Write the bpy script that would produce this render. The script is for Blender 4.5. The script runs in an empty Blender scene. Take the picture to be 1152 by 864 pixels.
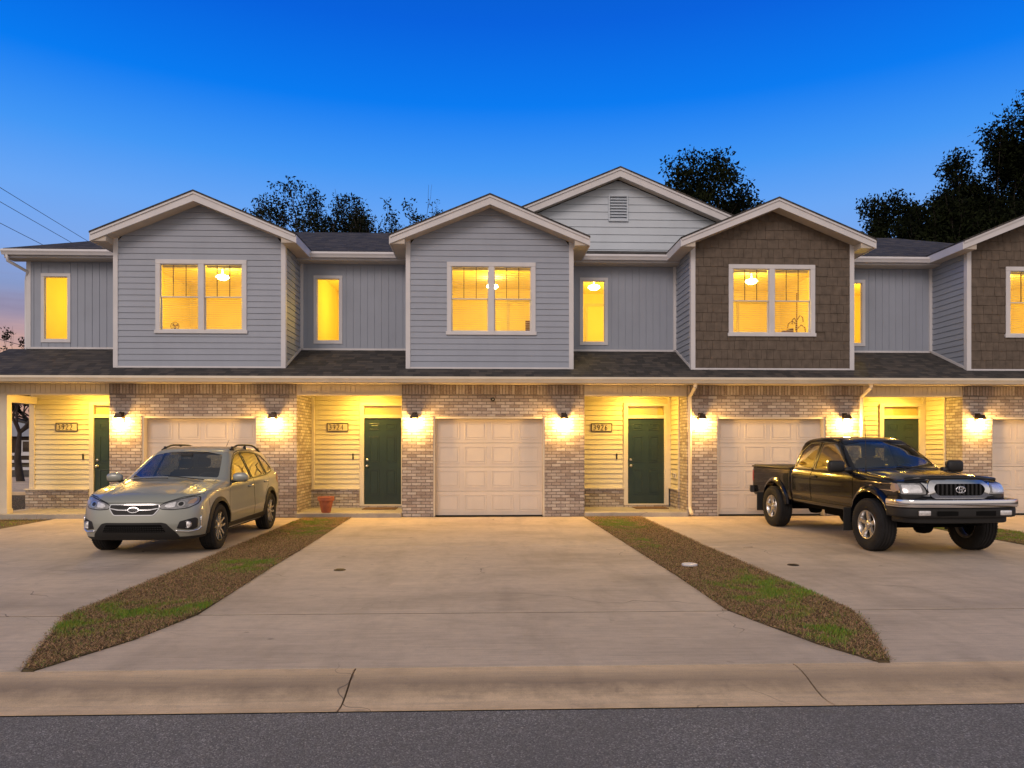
import bpy, bmesh, math, random
import numpy as np
from mathutils import Vector, Matrix
random.seed(7)
S = bpy.context.scene
COL = S.collection
R = math.radians
PI = math.pi

# ------------------------------------------------------------------ node helpers
def new_mat(name):
    m = bpy.data.materials.new(name); m.use_nodes = True
    nt = m.node_tree; nt.nodes.clear()
    return m, nt
class G:
    """small wrapper to write node graphs as expressions"""
    def __init__(s, nt): s.nt = nt
    def n(s, t, **k):
        x = s.nt.nodes.new(t)
        for a, b in k.items(): setattr(x, a, b)
        return x
    def set(s, sock, v):
        if hasattr(v, 'is_output') or isinstance(v, bpy.types.NodeSocket): s.nt.links.new(v, sock)
        else: sock.default_value = v
    def math(s, op, a, b=0.0, c=None, clamp=False):
        x = s.n('ShaderNodeMath', operation=op, use_clamp=clamp)
        s.set(x.inputs[0], a); s.set(x.inputs[1], b)
        if c is not None: s.set(x.inputs[2], c)
        return x.outputs[0]
    def pos(s): return s.n('ShaderNodeNewGeometry').outputs['Position']
    def sep(s, v):
        x = s.n('ShaderNodeSeparateXYZ'); s.set(x.inputs[0], v); return x.outputs
    def comb(s, x, y, z=0.0):
        c = s.n('ShaderNodeCombineXYZ')
        for i, v in enumerate((x, y, z)): s.set(c.inputs[i], v)
        return c.outputs[0]
    def scale(s, v, k):
        x = s.n('ShaderNodeVectorMath', operation='MULTIPLY'); s.set(x.inputs[0], v)
        x.inputs[1].default_value = k if isinstance(k, tuple) else (k, k, k); return x.outputs[0]
    def noise(s, v, sc, det=4.0, rough=.55):
        x = s.n('ShaderNodeTexNoise'); s.set(x.inputs['Vector'], v)
        x.inputs['Scale'].default_value = sc; x.inputs['Detail'].default_value = det; x.inputs['Roughness'].default_value = rough
        return x.outputs['Fac']
    def white(s, v):
        x = s.n('ShaderNodeTexWhiteNoise', noise_dimensions='3D'); s.set(x.inputs['Vector'], v); return x.outputs['Value']
    def ramp(s, f, stops, interp='LINEAR'):
        x = s.n('ShaderNodeValToRGB'); s.set(x.inputs[0], f); r = x.color_ramp; r.interpolation = interp
        while len(r.elements) < len(stops): r.elements.new(.5)
        for e, (p, c) in zip(r.elements, stops):
            e.position = p; e.color = (c[0], c[1], c[2], 1) if not isinstance(c, (int, float)) else (c, c, c, 1)
        return x.outputs[0]
    def mix(s, f, a, b, mode='MIX'):
        x = s.n('ShaderNodeMix', data_type='RGBA', blend_type=mode)
        s.set(x.inputs[0], f)
        for i, v in ((6, a), (7, b)):
            s.set(x.inputs[i], (*v, 1) if isinstance(v, tuple) and len(v) == 3 else v)
        return x.outputs[2]
    def bump(s, h, dist, strength=1.0, nrm=None):
        x = s.n('ShaderNodeBump'); s.set(x.inputs['Height'], h)
        x.inputs['Distance'].default_value = dist; x.inputs['Strength'].default_value = strength
        if nrm is not None: s.set(x.inputs['Normal'], nrm)
        return x.outputs[0]
    def bsdf(s, col, rough=.5, metal=0.0, nrm=None, coat=0.0, spec=.5, alpha=None, emit=None, estr=0.0):
        b = s.n('ShaderNodeBsdfPrincipled')
        s.set(b.inputs['Base Color'], (*col, 1) if isinstance(col, tuple) and len(col) == 3 else col)
        s.set(b.inputs['Roughness'], rough); s.set(b.inputs['Metallic'], metal)
        b.inputs['Coat Weight'].default_value = coat; b.inputs['Coat Roughness'].default_value = .04
        b.inputs['Specular IOR Level'].default_value = spec
        if nrm is not None: s.set(b.inputs['Normal'], nrm)
        if emit: b.inputs['Emission Color'].default_value = (*emit, 1); b.inputs['Emission Strength'].default_value = estr
        return b.outputs[0]
    def out(s, sh):
        o = s.n('ShaderNodeOutputMaterial'); s.nt.links.new(sh, o.inputs['Surface'])

def pbr(name, col, rough=.5, metal=0.0, var=.12, vs=3.0, bump=0.0, bs=60.0, coat=0.0, spec=.5, grime=0.0):
    m, nt = new_mat(name); g = G(nt); p = g.pos()
    f = g.noise(p, vs, 5)
    lo = tuple(c * (1 - var) for c in col); hi = tuple(min(1, c * (1 + var)) for c in col)
    c = g.ramp(f, [(.3, lo), (.7, hi)])
    if grime:
        f2 = g.noise(g.scale(p, (1.5, 1.5, .25)), 2.3, 6, .65)
        c = g.mix(g.math('MULTIPLY', g.ramp(f2, [(.45, 0), (.75, 1)]), grime), c, tuple(x * .55 for x in col))
    r = g.math('ADD', g.math('MULTIPLY', g.noise(p, vs * 3), .16), rough - .08, clamp=True)
    n = g.bump(g.noise(p, bs, 3), bump) if bump else None
    g.out(g.bsdf(c, r, metal, n, coat, spec))
    return m

def emis(name, col, strength):
    m, nt = new_mat(name); g = G(nt)
    e = g.n('ShaderNodeEmission'); e.inputs[0].default_value = (*col, 1); e.inputs[1].default_value = strength
    g.out(e.outputs[0]); return m

def glass(name, tint=(1, 1, 1), refl=1.0, rough=.01, base=.04):
    m, nt = new_mat(name); g = G(nt)
    t = g.n('ShaderNodeBsdfTransparent'); t.inputs[0].default_value = (*tint, 1)
    gl = g.n('ShaderNodeBsdfGlossy'); gl.inputs['Roughness'].default_value = rough
    gl.inputs['Color'].default_value = (refl, refl, refl, 1)
    lw = g.n('ShaderNodeLayerWeight'); lw.inputs[0].default_value = .5
    f = g.math('POWER', lw.outputs['Facing'], 3.2)
    f = g.math('ADD', g.math('MULTIPLY', f, .85), base, clamp=True)
    mx = g.n('ShaderNodeMixShader'); g.set(mx.inputs[0], f)
    nt.links.new(t.outputs[0], mx.inputs[1]); nt.links.new(gl.outputs[0], mx.inputs[2])
    g.out(mx.outputs[0]); return m

def brick_mat(name, bw=.203, bh=.0677, soldier=False):
    m, nt = new_mat(name); g = G(nt)
    x, y, z = g.sep(g.pos())[:3]
    u = g.math('ADD', x, y); v = g.math('ADD', z, -.003)
    if soldier: u = g.math('DIVIDE', u, .0677); v = g.math('DIVIDE', g.math('ADD', z, -2.66), .212); row = 0.0; bw, bh = .0677, .212; uu = u
    else:
        v = g.math('DIVIDE', v, bh); row = g.math('FLOOR', v)
        sh = g.math('MULTIPLY', g.math('MODULO', g.math('ABSOLUTE', row), 2.0), .5)
        uu = g.math('ADD', g.math('DIVIDE', u, bw), sh)
    cell = g.math('FLOOR', uu)
    fu = g.math('FRACT', uu); fv = g.math('FRACT', v)
    du = g.math('MULTIPLY', g.math('MINIMUM', fu, g.math('SUBTRACT', 1.0, fu)), bw)
    dv = g.math('MULTIPLY', g.math('MINIMUM', fv, g.math('SUBTRACT', 1.0, fv)), bh)
    d = g.math('MINIMUM', du, dv)
    p = g.pos()
    d = g.math('ADD', d, g.math('MULTIPLY', g.math('SUBTRACT', g.noise(p, 45, 3), .5), .006))
    mask = g.math('SMOOTHSTEP', d, .0045, .0085) if False else g.math('MULTIPLY', g.math('SUBTRACT', d, .0045), 220.0, clamp=True)
    wn = g.white(g.comb(cell, g.math('ADD', row, .5) if not soldier else .5, .37))
    bc = g.ramp(wn, [(0, (.23, .175, .145)), (.1, (.34, .275, .235)), (.3, (.44, .375, .325)), (.5, (.52, .455, .40)),
                     (.68, (.39, .34, .31)), (.82, (.58, .52, .46)), (.93, (.28, .22, .18)), (1, (.60, .54, .50))], 'CONSTANT')
    f = g.noise(p, 9, 6, .7); f2 = g.noise(p, 60, 4, .7)
    bc = g.mix(g.math('MULTIPLY', g.ramp(f2, [(.4, 0), (.62, 1)]), .5), bc, (.56, .51, .47))
    bc = g.mix(g.math('MULTIPLY', g.ramp(f, [(.45, 0), (.7, 1)]), .4), bc, (.16, .12, .10))
    big = g.noise(p, .9, 4)
    bc = g.mix(g.math('MULTIPLY', big, .25), bc, (.24, .19, .17))
    mc = g.ramp(g.noise(p, 20, 4), [(.3, (.12, .10, .09)), (.7, (.24, .205, .185))])
    c = g.mix(mask, mc, bc)
    h = g.math('ADD', mask, g.math('MULTIPLY', f2, .5))
    g.out(g.bsdf(c, .9, 0, g.bump(h, .008), 0, .25)); return m

def shingle_mat(name, swap=False):
    m, nt = new_mat(name); g = G(nt); p = g.pos()
    x, y, z = g.sep(p)[:3]
    u, v = (y, x) if swap else (x, y)
    v = g.math('DIVIDE', g.math('MULTIPLY', v, 1.083), .14)
    row = g.math('FLOOR', v); fv = g.math('FRACT', v)
    ru = g.white(g.comb(row, 3.1, 7.7))
    uu = g.math('ADD', g.math('DIVIDE', u, .17), g.math('MULTIPLY', ru, 9.0))
    cell = g.math('FLOOR', uu); fu = g.math('FRACT', uu)
    wn = g.white(g.comb(cell, row, .1))
    c = g.ramp(wn, [(0, (.018, .018, .02)), (.3, (.035, .034, .036)), (.55, (.055, .05, .048)), (.8, (.08, .068, .06)), (1, (.11, .09, .075))], 'CONSTANT')
    sp = g.noise(p, 160, 2, .8)
    c = g.mix(g.ramp(sp, [(.35, 0), (.7, .6)]), c, (.12, .11, .10))
    edge = g.math('LESS_THAN', fv, .12)
    c = g.mix(g.math('MULTIPLY', edge, .75), c, (.008, .008, .008))
    h = g.math('ADD', g.math('MULTIPLY', fv, -1.0), g.math('MULTIPLY', g.math('GREATER_THAN', wn, .5), .7))
    h = g.math('ADD', h, g.math('MULTIPLY', sp, .35))
    g.out(g.bsdf(c, .85, 0, g.bump(h, .008), 0, .3)); return m

def concrete_mat(name, col=(.60, .485, .36), stain=.6, dark_band=False):
    m, nt = new_mat(name); g = G(nt); p = g.pos()
    f1 = g.noise(g.scale(p, (.45, 1.1, 1)), .8, 7, .62); f2 = g.noise(p, 6, 6, .7); f3 = g.noise(p, 120, 3, .7)
    lo = tuple(c * .70 for c in col); hi = tuple(c * 1.15 for c in col)
    c = g.ramp(f1, [(.3, lo), (.5, col), (.72, hi)])
    c = g.mix(g.math('MULTIPLY', g.ramp(f2, [(.42, 0), (.72, 1)]), stain * .5), c, tuple(x * .55 for x in col))
    # fine sweep marks of the broomed finish and small blotches
    sw = g.noise(g.scale(p, (.8, 14, 1)), 2.2, 5, .7)
    c = g.mix(g.math('MULTIPLY', g.ramp(sw, [(.35, 1), (.55, 0)]), .22), c, (.17, .155, .145))
    sp = g.noise(p, 2.6, 8, .8)
    c = g.mix(g.math('MULTIPLY', g.ramp(sp, [(.60, 0), (.72, 1)]), .5 * stain), c, (.15, .13, .12))
    c = g.mix(g.math('MULTIPLY', g.ramp(f3, [(.3, 1), (.5, 0)]), .35), c, (.2, .18, .165))
    # hairline cracks, only here and there
    v = g.n('ShaderNodeTexVoronoi', feature='DISTANCE_TO_EDGE'); w = g.n('ShaderNodeTexNoise'); w.inputs['Scale'].default_value = 1.6; g.set(w.inputs['Vector'], p)
    ad = g.n('ShaderNodeVectorMath', operation='MULTIPLY_ADD'); g.set(ad.inputs[0], w.outputs['Color']); ad.inputs[1].default_value = (.9, .9, 0); g.set(ad.inputs[2], p)
    g.set(v.inputs['Vector'], ad.outputs[0]); v.inputs['Scale'].default_value = .33
    cr = g.math('MULTIPLY', g.math('LESS_THAN', v.outputs['Distance'], .0016), g.ramp(g.noise(p, .5, 3), [(.5, 0), (.6, 1)]))
    c = g.mix(g.math('MULTIPLY', cr, .7), c, (.10, .085, .075))
    # darker drips and tyre paths down the middle of the slab
    dp = g.noise(g.scale(p, (1.6, .35, 1)), 1.3, 5, .6); c = g.mix(g.math('MULTIPLY', g.ramp(dp, [(.5, 0), (.72, 1)]), .36), c, tuple(x * .42 for x in col))
    ol = g.noise(p, 4.2, 3, .5); c = g.mix(g.math('MULTIPLY', g.ramp(ol, [(.70, 0), (.78, 1)]), .5), c, (.07, .06, .055))
    if dark_band:
        y = g.sep(p)[1]
        t = g.math('ABSOLUTE', g.math('SUBTRACT', g.math('ADD', y, g.math('MULTIPLY', g.math('SUBTRACT', f2, .5), .16)), -10.97))
        t = g.math('SUBTRACT', 1.0, g.math('DIVIDE', t, .2), clamp=True)
        c = g.mix(g.math('MULTIPLY', t, g.math('MULTIPLY', f1, 1.3), clamp=True), c, (.13, .10, .08))
    g.out(g.bsdf(c, g.math('ADD', g.math('MULTIPLY', f2, .25), .62), 0, g.bump(g.math('ADD', f3, g.math('MULTIPLY', sw, .8)), .0035), 0, .35)); return m

def asphalt_mat():
    m, nt = new_mat('asphalt'); g = G(nt); p = g.pos()
    v = g.n('ShaderNodeTexVoronoi'); g.set(v.inputs['Vector'], p); v.inputs['Scale'].default_value = 130
    w = g.sep(v.outputs['Color'])[0]
    c = g.ramp(w, [(0, (.11, .108, .105)), (.45, (.18, .177, .172)), (.75, (.25, .245, .235)), (.92, (.34, .33, .315)), (1, (.55, .53, .50))])
    f = g.noise(p, 1.1, 6, .6)
    c = g.mix(g.ramp(f, [(.35, 0), (.7, .5)]), c, (.135, .132, .126))
    f3 = g.noise(p, 260, 2, .7)
    c = g.mix(g.ramp(f3, [(.5, 0), (.75, .55)]), c, (.30, .29, .275))
    h = g.math('ADD', g.math('MULTIPLY', v.outputs['Distance'], -1.2), f3)
    g.out(g.bsdf(c, .88, 0, g.bump(h, .006), 0, .4)); return m

def ground_mat():
    m, nt = new_mat('soil_and_dry_grass'); g = G(nt); p = g.pos()
    f = g.noise(p, .35, 7, .65); f2 = g.noise(p, 35, 4, .8)
    c = g.ramp(f, [(.35, (.21, .15, .09)), (.55, (.17, .14, .07)), (.7, (.10, .12, .045))])
    c = g.mix(g.math('MULTIPLY', f2, .6), c, (.07, .05, .03))
    g.out(g.bsdf(c, .95, 0, g.bump(f2, .02), 0, .15)); return m

def attr_mat(name, attr='Col', rough=.7, trans=.25):
    m, nt = new_mat(name); g = G(nt)
    a = g.n('ShaderNodeAttribute'); a.attribute_name = attr
    b = g.bsdf(a.outputs['Color'], rough, 0, None, 0, .2)
    t = g.n('ShaderNodeBsdfTranslucent'); nt.links.new(a.outputs['Color'], t.inputs[0])
    mx = g.n('ShaderNodeMixShader'); mx.inputs[0].default_value = trans
    nt.links.new(b, mx.inputs[1]); nt.links.new(t.outputs[0], mx.inputs[2]); g.out(mx.outputs[0]); return m

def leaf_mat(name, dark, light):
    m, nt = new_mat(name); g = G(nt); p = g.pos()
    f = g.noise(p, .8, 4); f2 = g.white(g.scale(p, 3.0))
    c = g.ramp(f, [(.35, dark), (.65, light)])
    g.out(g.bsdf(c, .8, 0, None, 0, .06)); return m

M = {}
M['siding_grey'] = pbr('grey_blue_vinyl_siding', (.325, .362, .44), .55, var=.05, vs=1.2, bump=.0012, bs=90, grime=.12)
M['siding_white'] = pbr('pale_vinyl_siding', (.55, .62, .70), .55, var=.05, vs=1.2, bump=.001, bs=90, grime=.1)
M['siding_cream'] = pbr('cream_vinyl_siding', (.70, .62, .42), .55, var=.05, vs=1.5, bump=.001, bs=90, grime=.08)
M['shake'] = pbr('brown_shake_siding', (.122, .094, .072), .8, var=.25, vs=7, bump=.003, bs=40, grime=.1)
M['trim'] = pbr('white_trim_paint', (.66, .65, .67), .5, var=.06, vs=2, grime=.12)
M['trim_warm'] = pbr('warm_white_trim', (.68, .60, .47), .5, var=.07, vs=2, grime=.15)
M['soffit'] = pbr('soffit_panel', (.55, .49, .42), .65, var=.1, vs=2, grime=.1)
M['garage'] = pbr('garage_door_paint', (.66, .58, .50), .5, var=.05, vs=1.0, bump=.0012, bs=120, grime=.12)
M['door'] = pbr('dark_green_door_paint', (.013, .032, .029), .42, var=.12, vs=4, coat=.2)
M['brick'] = brick_mat('washed_brick')
M['soldier'] = brick_mat('washed_brick_soldier_course', soldier=True)
M['shingle'] = shingle_mat('asphalt_shingles')
M['shingle_x'] = shingle_mat('asphalt_shingles_side', True)
M['concrete'] = concrete_mat('driveway_concrete')
M['kerb'] = concrete_mat('kerb_concrete', (.78, .57, .345), .9, True)
M['porch'] = concrete_mat('porch_concrete', (.42, .38, .32), .4)
M['asphalt'] = asphalt_mat()
M['ground'] = ground_mat()
M['joint'] = pbr('dark_joint_filler', (.014, .013, .011), .9, spec=.1)
M['metal_dark'] = pbr('dark_bronze_metal', (.05, .035, .025), .45, .7, var=.15)
M['steel'] = pbr('brushed_nickel', (.6, .58, .55), .28, 1.0, var=.05)
M['chrome'] = pbr('chrome', (.75, .76, .78), .10, 1.0, var=.03)
M['black'] = pbr('black_plastic', (.012, .012, .013), .5, var=.2, vs=8)
M['rubber'] = pbr('tyre_rubber', (.016, .016, .017), .85, var=.25, vs=9, bump=.002, bs=120, spec=.3)
M['under'] = pbr('underbody_black', (.006, .006, .006), .9, spec=.1)
M['room'] = pbr('warm_room_wall', (.92, .80, .40), .85, var=.06, vs=.8)
M['room_floor'] = pbr('room_carpet', (.35, .25, .15), .9)
M['muntin'] = pbr('shaded_window_bar', (.16, .10, .05), .6)
M['blind'] = pbr('blind_slat', (.8, .7, .45), .6)
M['pane'] = glass('window_glass', (.97, .97, .95), .8, base=.03)
M['transom'] = glass('transom_glass', (.8, .75, .6), .9, base=.10)
M['lamp'] = emis('lamp_glass_glow', (1, .55, .13), 560)
M['porchlamp'] = emis('porch_lamp_glow', (1, .60, .09), 430)
M['roomlamp'] = emis('room_lamp_glow', (1, .80, .40), 24)
M['terracotta'] = pbr('terracotta', (.33, .10, .05), .7, var=.15, vs=12)
M['card'] = pbr('brown_cardboard', (.20, .10, .04), .8)
M['sign_face'] = pbr('sign_face', (.62, .52, .33), .5)
M['mat'] = pbr('coir_mat', (.16, .09, .045), .95, bump=.006, bs=200)

# ------------------------------------------------------------------ mesh helpers
class MB:
    def __init__(s): s.v = []; s.f = []; s.m = []
    def add(s, vs, fs, mi=0):
        o = len(s.v); s.v += [tuple(p) for p in vs]; s.f += [tuple(i + o for i in f) for f in fs]; s.m += [mi] * len(fs); return s
    def quad(s, a, b, c, d, mi=0): return s.add([a, b, c, d], [(0, 1, 2, 3)], mi)
    def box(s, x0, x1, y0, y1, z0, z1, mi=0):
        v = [(x, y, z) for x in (x0, x1) for y in (y0, y1) for z in (z0, z1)]
        return s.add(v, [(0, 1, 3, 2), (4, 6, 7, 5), (0, 4, 5, 1), (2, 3, 7, 6), (0, 2, 6, 4), (1, 5, 7, 3)], mi)
    def bbox(s, x0, x1, y0, y1, z0, z1, b=.006, mi=0):
        """box with chamfered edges"""
        bm = bmesh.new(); bmesh.ops.create_cube(bm, size=1)
        for v in bm.verts: v.co = Vector(((x0 + x1) / 2 + v.co.x * (x1 - x0), (y0 + y1) / 2 + v.co.y * (y1 - y0), (z0 + z1) / 2 + v.co.z * (z1 - z0)))
        bmesh.ops.bevel(bm, geom=bm.edges[:], offset=b, segments=2, affect='EDGES', profile=.5)
        return s.bm(bm, mi)
    def bm(s, bm, mi=0):
        bm.verts.index_update(); s.add([v.co[:] for v in bm.verts], [[v.index for v in f.verts] for f in bm.faces], mi); bm.free(); return s
    def prism(s, poly, y0, y1, mi=0, axis='y'):
        n = len(poly)
        def P(a, b, t): return (a, t, b) if axis == 'y' else ((t, a, b) if axis == 'x' else (a, b, t))
        v = [P(a, b, y0) for a, b in poly] + [P(a, b, y1) for a, b in poly]
        f = [tuple(range(n)), tuple(range(2 * n - 1, n - 1, -1))] + [(i, i + n, (i + 1) % n + n, (i + 1) % n) for i in range(n)]
        return s.add(v, f, mi)
    def tube(s, path, r, n=8, mi=0, cap=True, closed=False):
        path = [Vector(p) for p in path]; k = len(path)
        rs = r if isinstance(r, (list, tuple)) else [r] * k
        vs, fs = [], []; up = None
        for i, p in enumerate(path):
            t = (path[(i + 1) % k] - path[i - 1]) if closed else (path[min(i + 1, k - 1)] - path[max(i - 1, 0)])
            t = t.normalized() if t.length > 1e-9 else Vector((0, 0, 1))
            if up is None: up = Vector((0, 0, 1)) if abs(t.z) < .9 else Vector((1, 0, 0))
            a = t.cross(up)
            if a.length < 1e-6: a = t.orthogonal()
            a.normalize(); b = t.cross(a).normalized(); up = -b if False else a.cross(t).normalized()
            for j in range(n):
                q = 2 * PI * j / n; vs.append(p + rs[i] * (math.cos(q) * a + math.sin(q) * up))
        for i in range(k if closed else k - 1):
            for j in range(n):
                i2 = (i + 1) % k; fs.append((i * n + j, i * n + (j + 1) % n, i2 * n + (j + 1) % n, i2 * n + j))
        if cap and not closed: fs += [tuple(range(n - 1, -1, -1)), tuple((k - 1) * n + j for j in range(n))]
        return s.add(vs, fs, mi)
    def lathe(s, prof, n=24, c=(0, 0, 0), axis='z', mi=0, cap=True):
        vs, fs = [], []; k = len(prof)
        for r, h in prof:
            for j in range(n):
                q = 2 * PI * j / n; a, b = r * math.cos(q), r * math.sin(q)
                p = (a, b, h) if axis == 'z' else ((a, h, b) if axis == 'y' else (h, a, b))
                vs.append((p[0] + c[0], p[1] + c[1], p[2] + c[2]))
        for i in range(k - 1):
            for j in range(n): fs.append((i * n + j, i * n + (j + 1) % n, (i + 1) * n + (j + 1) % n, (i + 1) * n + j))
        if cap: fs += [tuple(range(n - 1, -1, -1)), tuple((k - 1) * n + j for j in range(n))]
        return s.add(vs, fs, mi)
    def build(s, name, mats, parent=None, smooth=False, loc=None, auto=None):
        me = bpy.data.meshes.new(name); me.from_pydata(s.v, [], s.f)
        if not isinstance(mats, (list, tuple)): mats = [mats]
        for m in mats: me.materials.append(M[m] if isinstance(m, str) else m)
        for p, i in zip(me.polygons, s.m): p.material_index = i
        bm = bmesh.new(); bm.from_mesh(me); bmesh.ops.recalc_face_normals(bm, faces=bm.faces); bm.to_mesh(me); bm.free()
        o = bpy.data.objects.new(name, me); COL.objects.link(o)
        if smooth:
            me.shade_smooth()
            if auto: me.set_sharp_from_angle(angle=R(auto))
        if parent: o.parent = parent
        if loc: o.location = loc
        return o

def tag(o, label=None, cat=None, group=None, kind=None):
    for k, v in (('label', label), ('category', cat), ('group', group), ('kind', kind)):
        if v: o[k] = v
    return o
def empty(name, loc=(0, 0, 0), rz=0.0, parent=None):
    o = bpy.data.objects.new(name, None); COL.objects.link(o); o.location = loc; o.rotation_euler = (0, 0, rz); o.empty_display_size = .2
    if parent: o.parent = parent
    return o
def copy_tree(o, parent=None):
    c = o.copy(); COL.objects.link(c); c.parent = parent
    for ch in list(o.children): copy_tree(ch, c)
    return c

def holes_1d(a, b, hs):
    out = []; cur = a
    for h0, h1 in sorted(hs):
        if h0 > cur: out.append((cur, min(h0, b)))
        cur = max(cur, h1)
        if cur >= b: break
    if cur < b: out.append((cur, b))
    return [(p, q) for p, q in out if q - p > 1e-4]
def lap_siding(mb, u0, u1, z0, z1, P, course=.127, holes=(), gable=None, lip=.013, mi=0, gap=.0045):
    """P(u, z, out) -> point. gable = (uc, zpeak, slope) clips the sides"""
    z = z0
    while z < z1 - 1e-4:
        c1 = min(z + course, z1)
        cuts = sorted({z, c1} | {h[k] for h in holes for k in (2, 3) if z < h[k] < c1})
        for a, b in zip(cuts[:-1], cuts[1:]):
            mid = (a + b) / 2
            hs = [(h[0], h[1]) for h in holes if h[2] < mid < h[3]]
            for p, q in holes_1d(u0, u1, hs):
                pa, qa, pb, qb = p, q, p, q
                if gable:
                    uc, zp, sl = gable
                    wa, wb = max(0, (zp - a) / sl), max(0, (zp - b) / sl)
                    pa, pb = max(p, uc - wa), max(p, uc - wb); qa, qb = min(q, uc + wa), min(q, uc + wb)
                    if qa - pa < 1e-3: continue
                    if qb < pb: pb = qb = (pb + qb) / 2
                oa, ob = lip * (1 - (a - z) / course), lip * (1 - (b - z) / course)
                if b == c1 and b - a > .02:          # real shadow gap under the next lap
                    bb = b - gap; mb.quad(P(pb, bb, ob), P(qb, bb, ob), P(qb, bb, -.012), P(pb, bb, -.012), mi); mb.quad(P(pb, bb, -.012), P(qb, bb, -.012), P(qb, b, -.012), P(pb, b, -.012), mi)
                    b2 = bb
                else: b2 = b
                mb.quad(P(pa, a, oa), P(qa, a, oa), P(qb, b2, ob), P(pb, b2, ob), mi)
                if a == z: mb.quad(P(pa, a, -.012), P(qa, a, -.012), P(qa, a, oa), P(pa, a, oa), mi)
        z += course
def vert_siding(mb, u0, u1, z0, z1, P, board=.155, holes=(), groove=.014, depth=.010):
    u = u0
    while u < u1 - 1e-4:
        for a, b, d in ((u, min(u + board - groove, u1), depth), (min(u + board - groove, u1), min(u + board, u1), 0)):
            if b - a < 1e-4: continue
            cuts = sorted({a, b} | {h[k] for h in holes for k in (0, 1) if a < h[k] < b})
            for p, q in zip(cuts[:-1], cuts[1:]):
                mid = (p + q) / 2; hs = [(h[2], h[3]) for h in holes if h[0] < mid < h[1]]
                for s0, s1 in holes_1d(z0, z1, hs):
                    mb.quad(P(p, s0, d), P(q, s0, d), P(q, s1, d), P(p, s1, d))
            if d:
                for e in (a, b): mb.quad(P(e, z0, 0), P(e, z1, 0), P(e, z1, d), P(e, z0, d)) if not any(h[0] < e < h[1] for h in holes) else None
        u += board
def box_holes(mb, x0, x1, z0, z1, y0, y1, holes):
    xs = sorted({x0, x1} | {h[k] for h in holes for k in (0, 1)}); xs = [x for x in xs if x0 <= x <= x1]
    for a, b in zip(xs[:-1], xs[1:]):
        hs = [(h[2], h[3]) for h in holes if h[0] < (a + b) / 2 < h[1]]
        for p, q in holes_1d(z0, z1, hs): mb.box(a, b, y0, y1, p, q)
def frame(mb, x0, x1, z0, z1, y0, y1, t, tb=None, tt=None):
    tb = tb or t; tt = tt or t
    mb.bbox(x0, x1, y0, y1, z1 - tt, z1, .004); mb.bbox(x0, x1, y0, y1, z0, z0 + tb, .004)
    mb.bbox(x0, x0 + t, y0 + .002, y1, z0 + tb, z1 - tt, .004); mb.bbox(x1 - t, x1, y0 + .002, y1, z0 + tb, z1 - tt, .004)

# painted numbers: seven-segment-free strokes drawn as small polylines
GLY = {'3': [[(0, 1), (.35, 1.0), (.6, .85), (.55, .62), (.25, .54), (.58, .45), (.65, .2), (.35, 0), (0, .05)]],
       '9': [[(.6, .62), (.35, .45), (.08, .55), (.02, .8), (.3, 1), (.58, .9), (.62, .6), (.5, .2), (.2, 0)]],
       '2': [[(0, .8), (.2, 1), (.5, .95), (.58, .7), (.3, .35), (0, 0), (.62, 0)]],
       '4': [[(.5, 0), (.5, 1), (0, .35), (.68, .35)]],
       '6': [[(.5, 1), (.2, .75), (.02, .35), (.15, .02), (.45, .0), (.6, .25), (.4, .5), (.1, .4)]],
       '0': [[(.3, 0), (.05, .2), (.05, .8), (.3, 1), (.55, .8), (.55, .2), (.3, 0)]],
       '1': [[(.1, .8), (.3, 1), (.3, 0)]],
       '8': [[(.3, .53), (.05, .75), (.3, 1), (.55, .75), (.3, .53), (.02, .25), (.3, 0), (.58, .25), (.3, .53)]]}
def digits(mb, text, x, z, h, y, r):
    for ch in text:
        for st in GLY.get(ch, []): mb.tube([(x + a * h * .72, y, z + b * h) for a, b in st], r, 5)
        x += h * .78
def in_poly(px, py, poly):
    poly = np.array(poly); x2, y2 = np.roll(poly[:, 0], -1), np.roll(poly[:, 1], -1); r = np.zeros(len(px), bool)
    for xa, ya, xb, yb in zip(poly[:, 0], poly[:, 1], x2, y2):
        c = ((ya > py) != (yb > py)) & (px < (xb - xa) * (py - ya) / (yb - ya + 1e-12) + xa); r ^= c
    return r
# ------------------------------------------------------------------ the ground
KY0, KY1 = -10.72, -11.35        # back and front of the rolled kerb
def structure(name, mb, mats, smooth=False):
    return tag(mb.build(name, mats, smooth=smooth), kind='structure')
g_ = MB()
prof = [(-300, -.10), (KY1 + .05, -.10), (KY0, -.03), (0, -.03), (10, -.03), (400, -.03)]
for (ya, za), (yb, zb) in zip(prof[:-1], prof[1:]): g_.quad((-350, ya, za), (350, ya, za), (350, yb, zb), (-350, yb, zb))
structure('ground', g_, 'ground')
r_ = MB(); r_.quad((-120, -26, -.0745), (120, -26, -.0745), (120, KY1 - .012, -.0745), (-120, KY1 - .012, -.0745)); structure('road', r_, 'asphalt')
KP = [(-10.715, -.05), (-10.72, .000), (-10.78, .001), (-10.86, -.006), (-10.94, -.022), (-11.02, -.045), (-11.10, -.066), (-11.18, -.079), (-11.26, -.081), (-11.345, -.072), (-11.35, -.12)]
k_ = MB(); xk = -.92 - 3.12 * 12
for i in range(26):
    x0, x1 = xk + .006, xk + 3.12 - .006
    for (ya, za), (yb, zb) in zip(KP[:-1], KP[1:]):
        k_.quad((x0, ya, za), (x1, ya, za), (x1, yb, zb), (x0, yb, zb))
    for x in (x0, x1): k_.add([(x, y, z) for y, z in KP] + [(x, -11, -.2)], [tuple(range(len(KP) + 1))])
    xk += 3.12
structure('kerb', k_, 'kerb', True)
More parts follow.
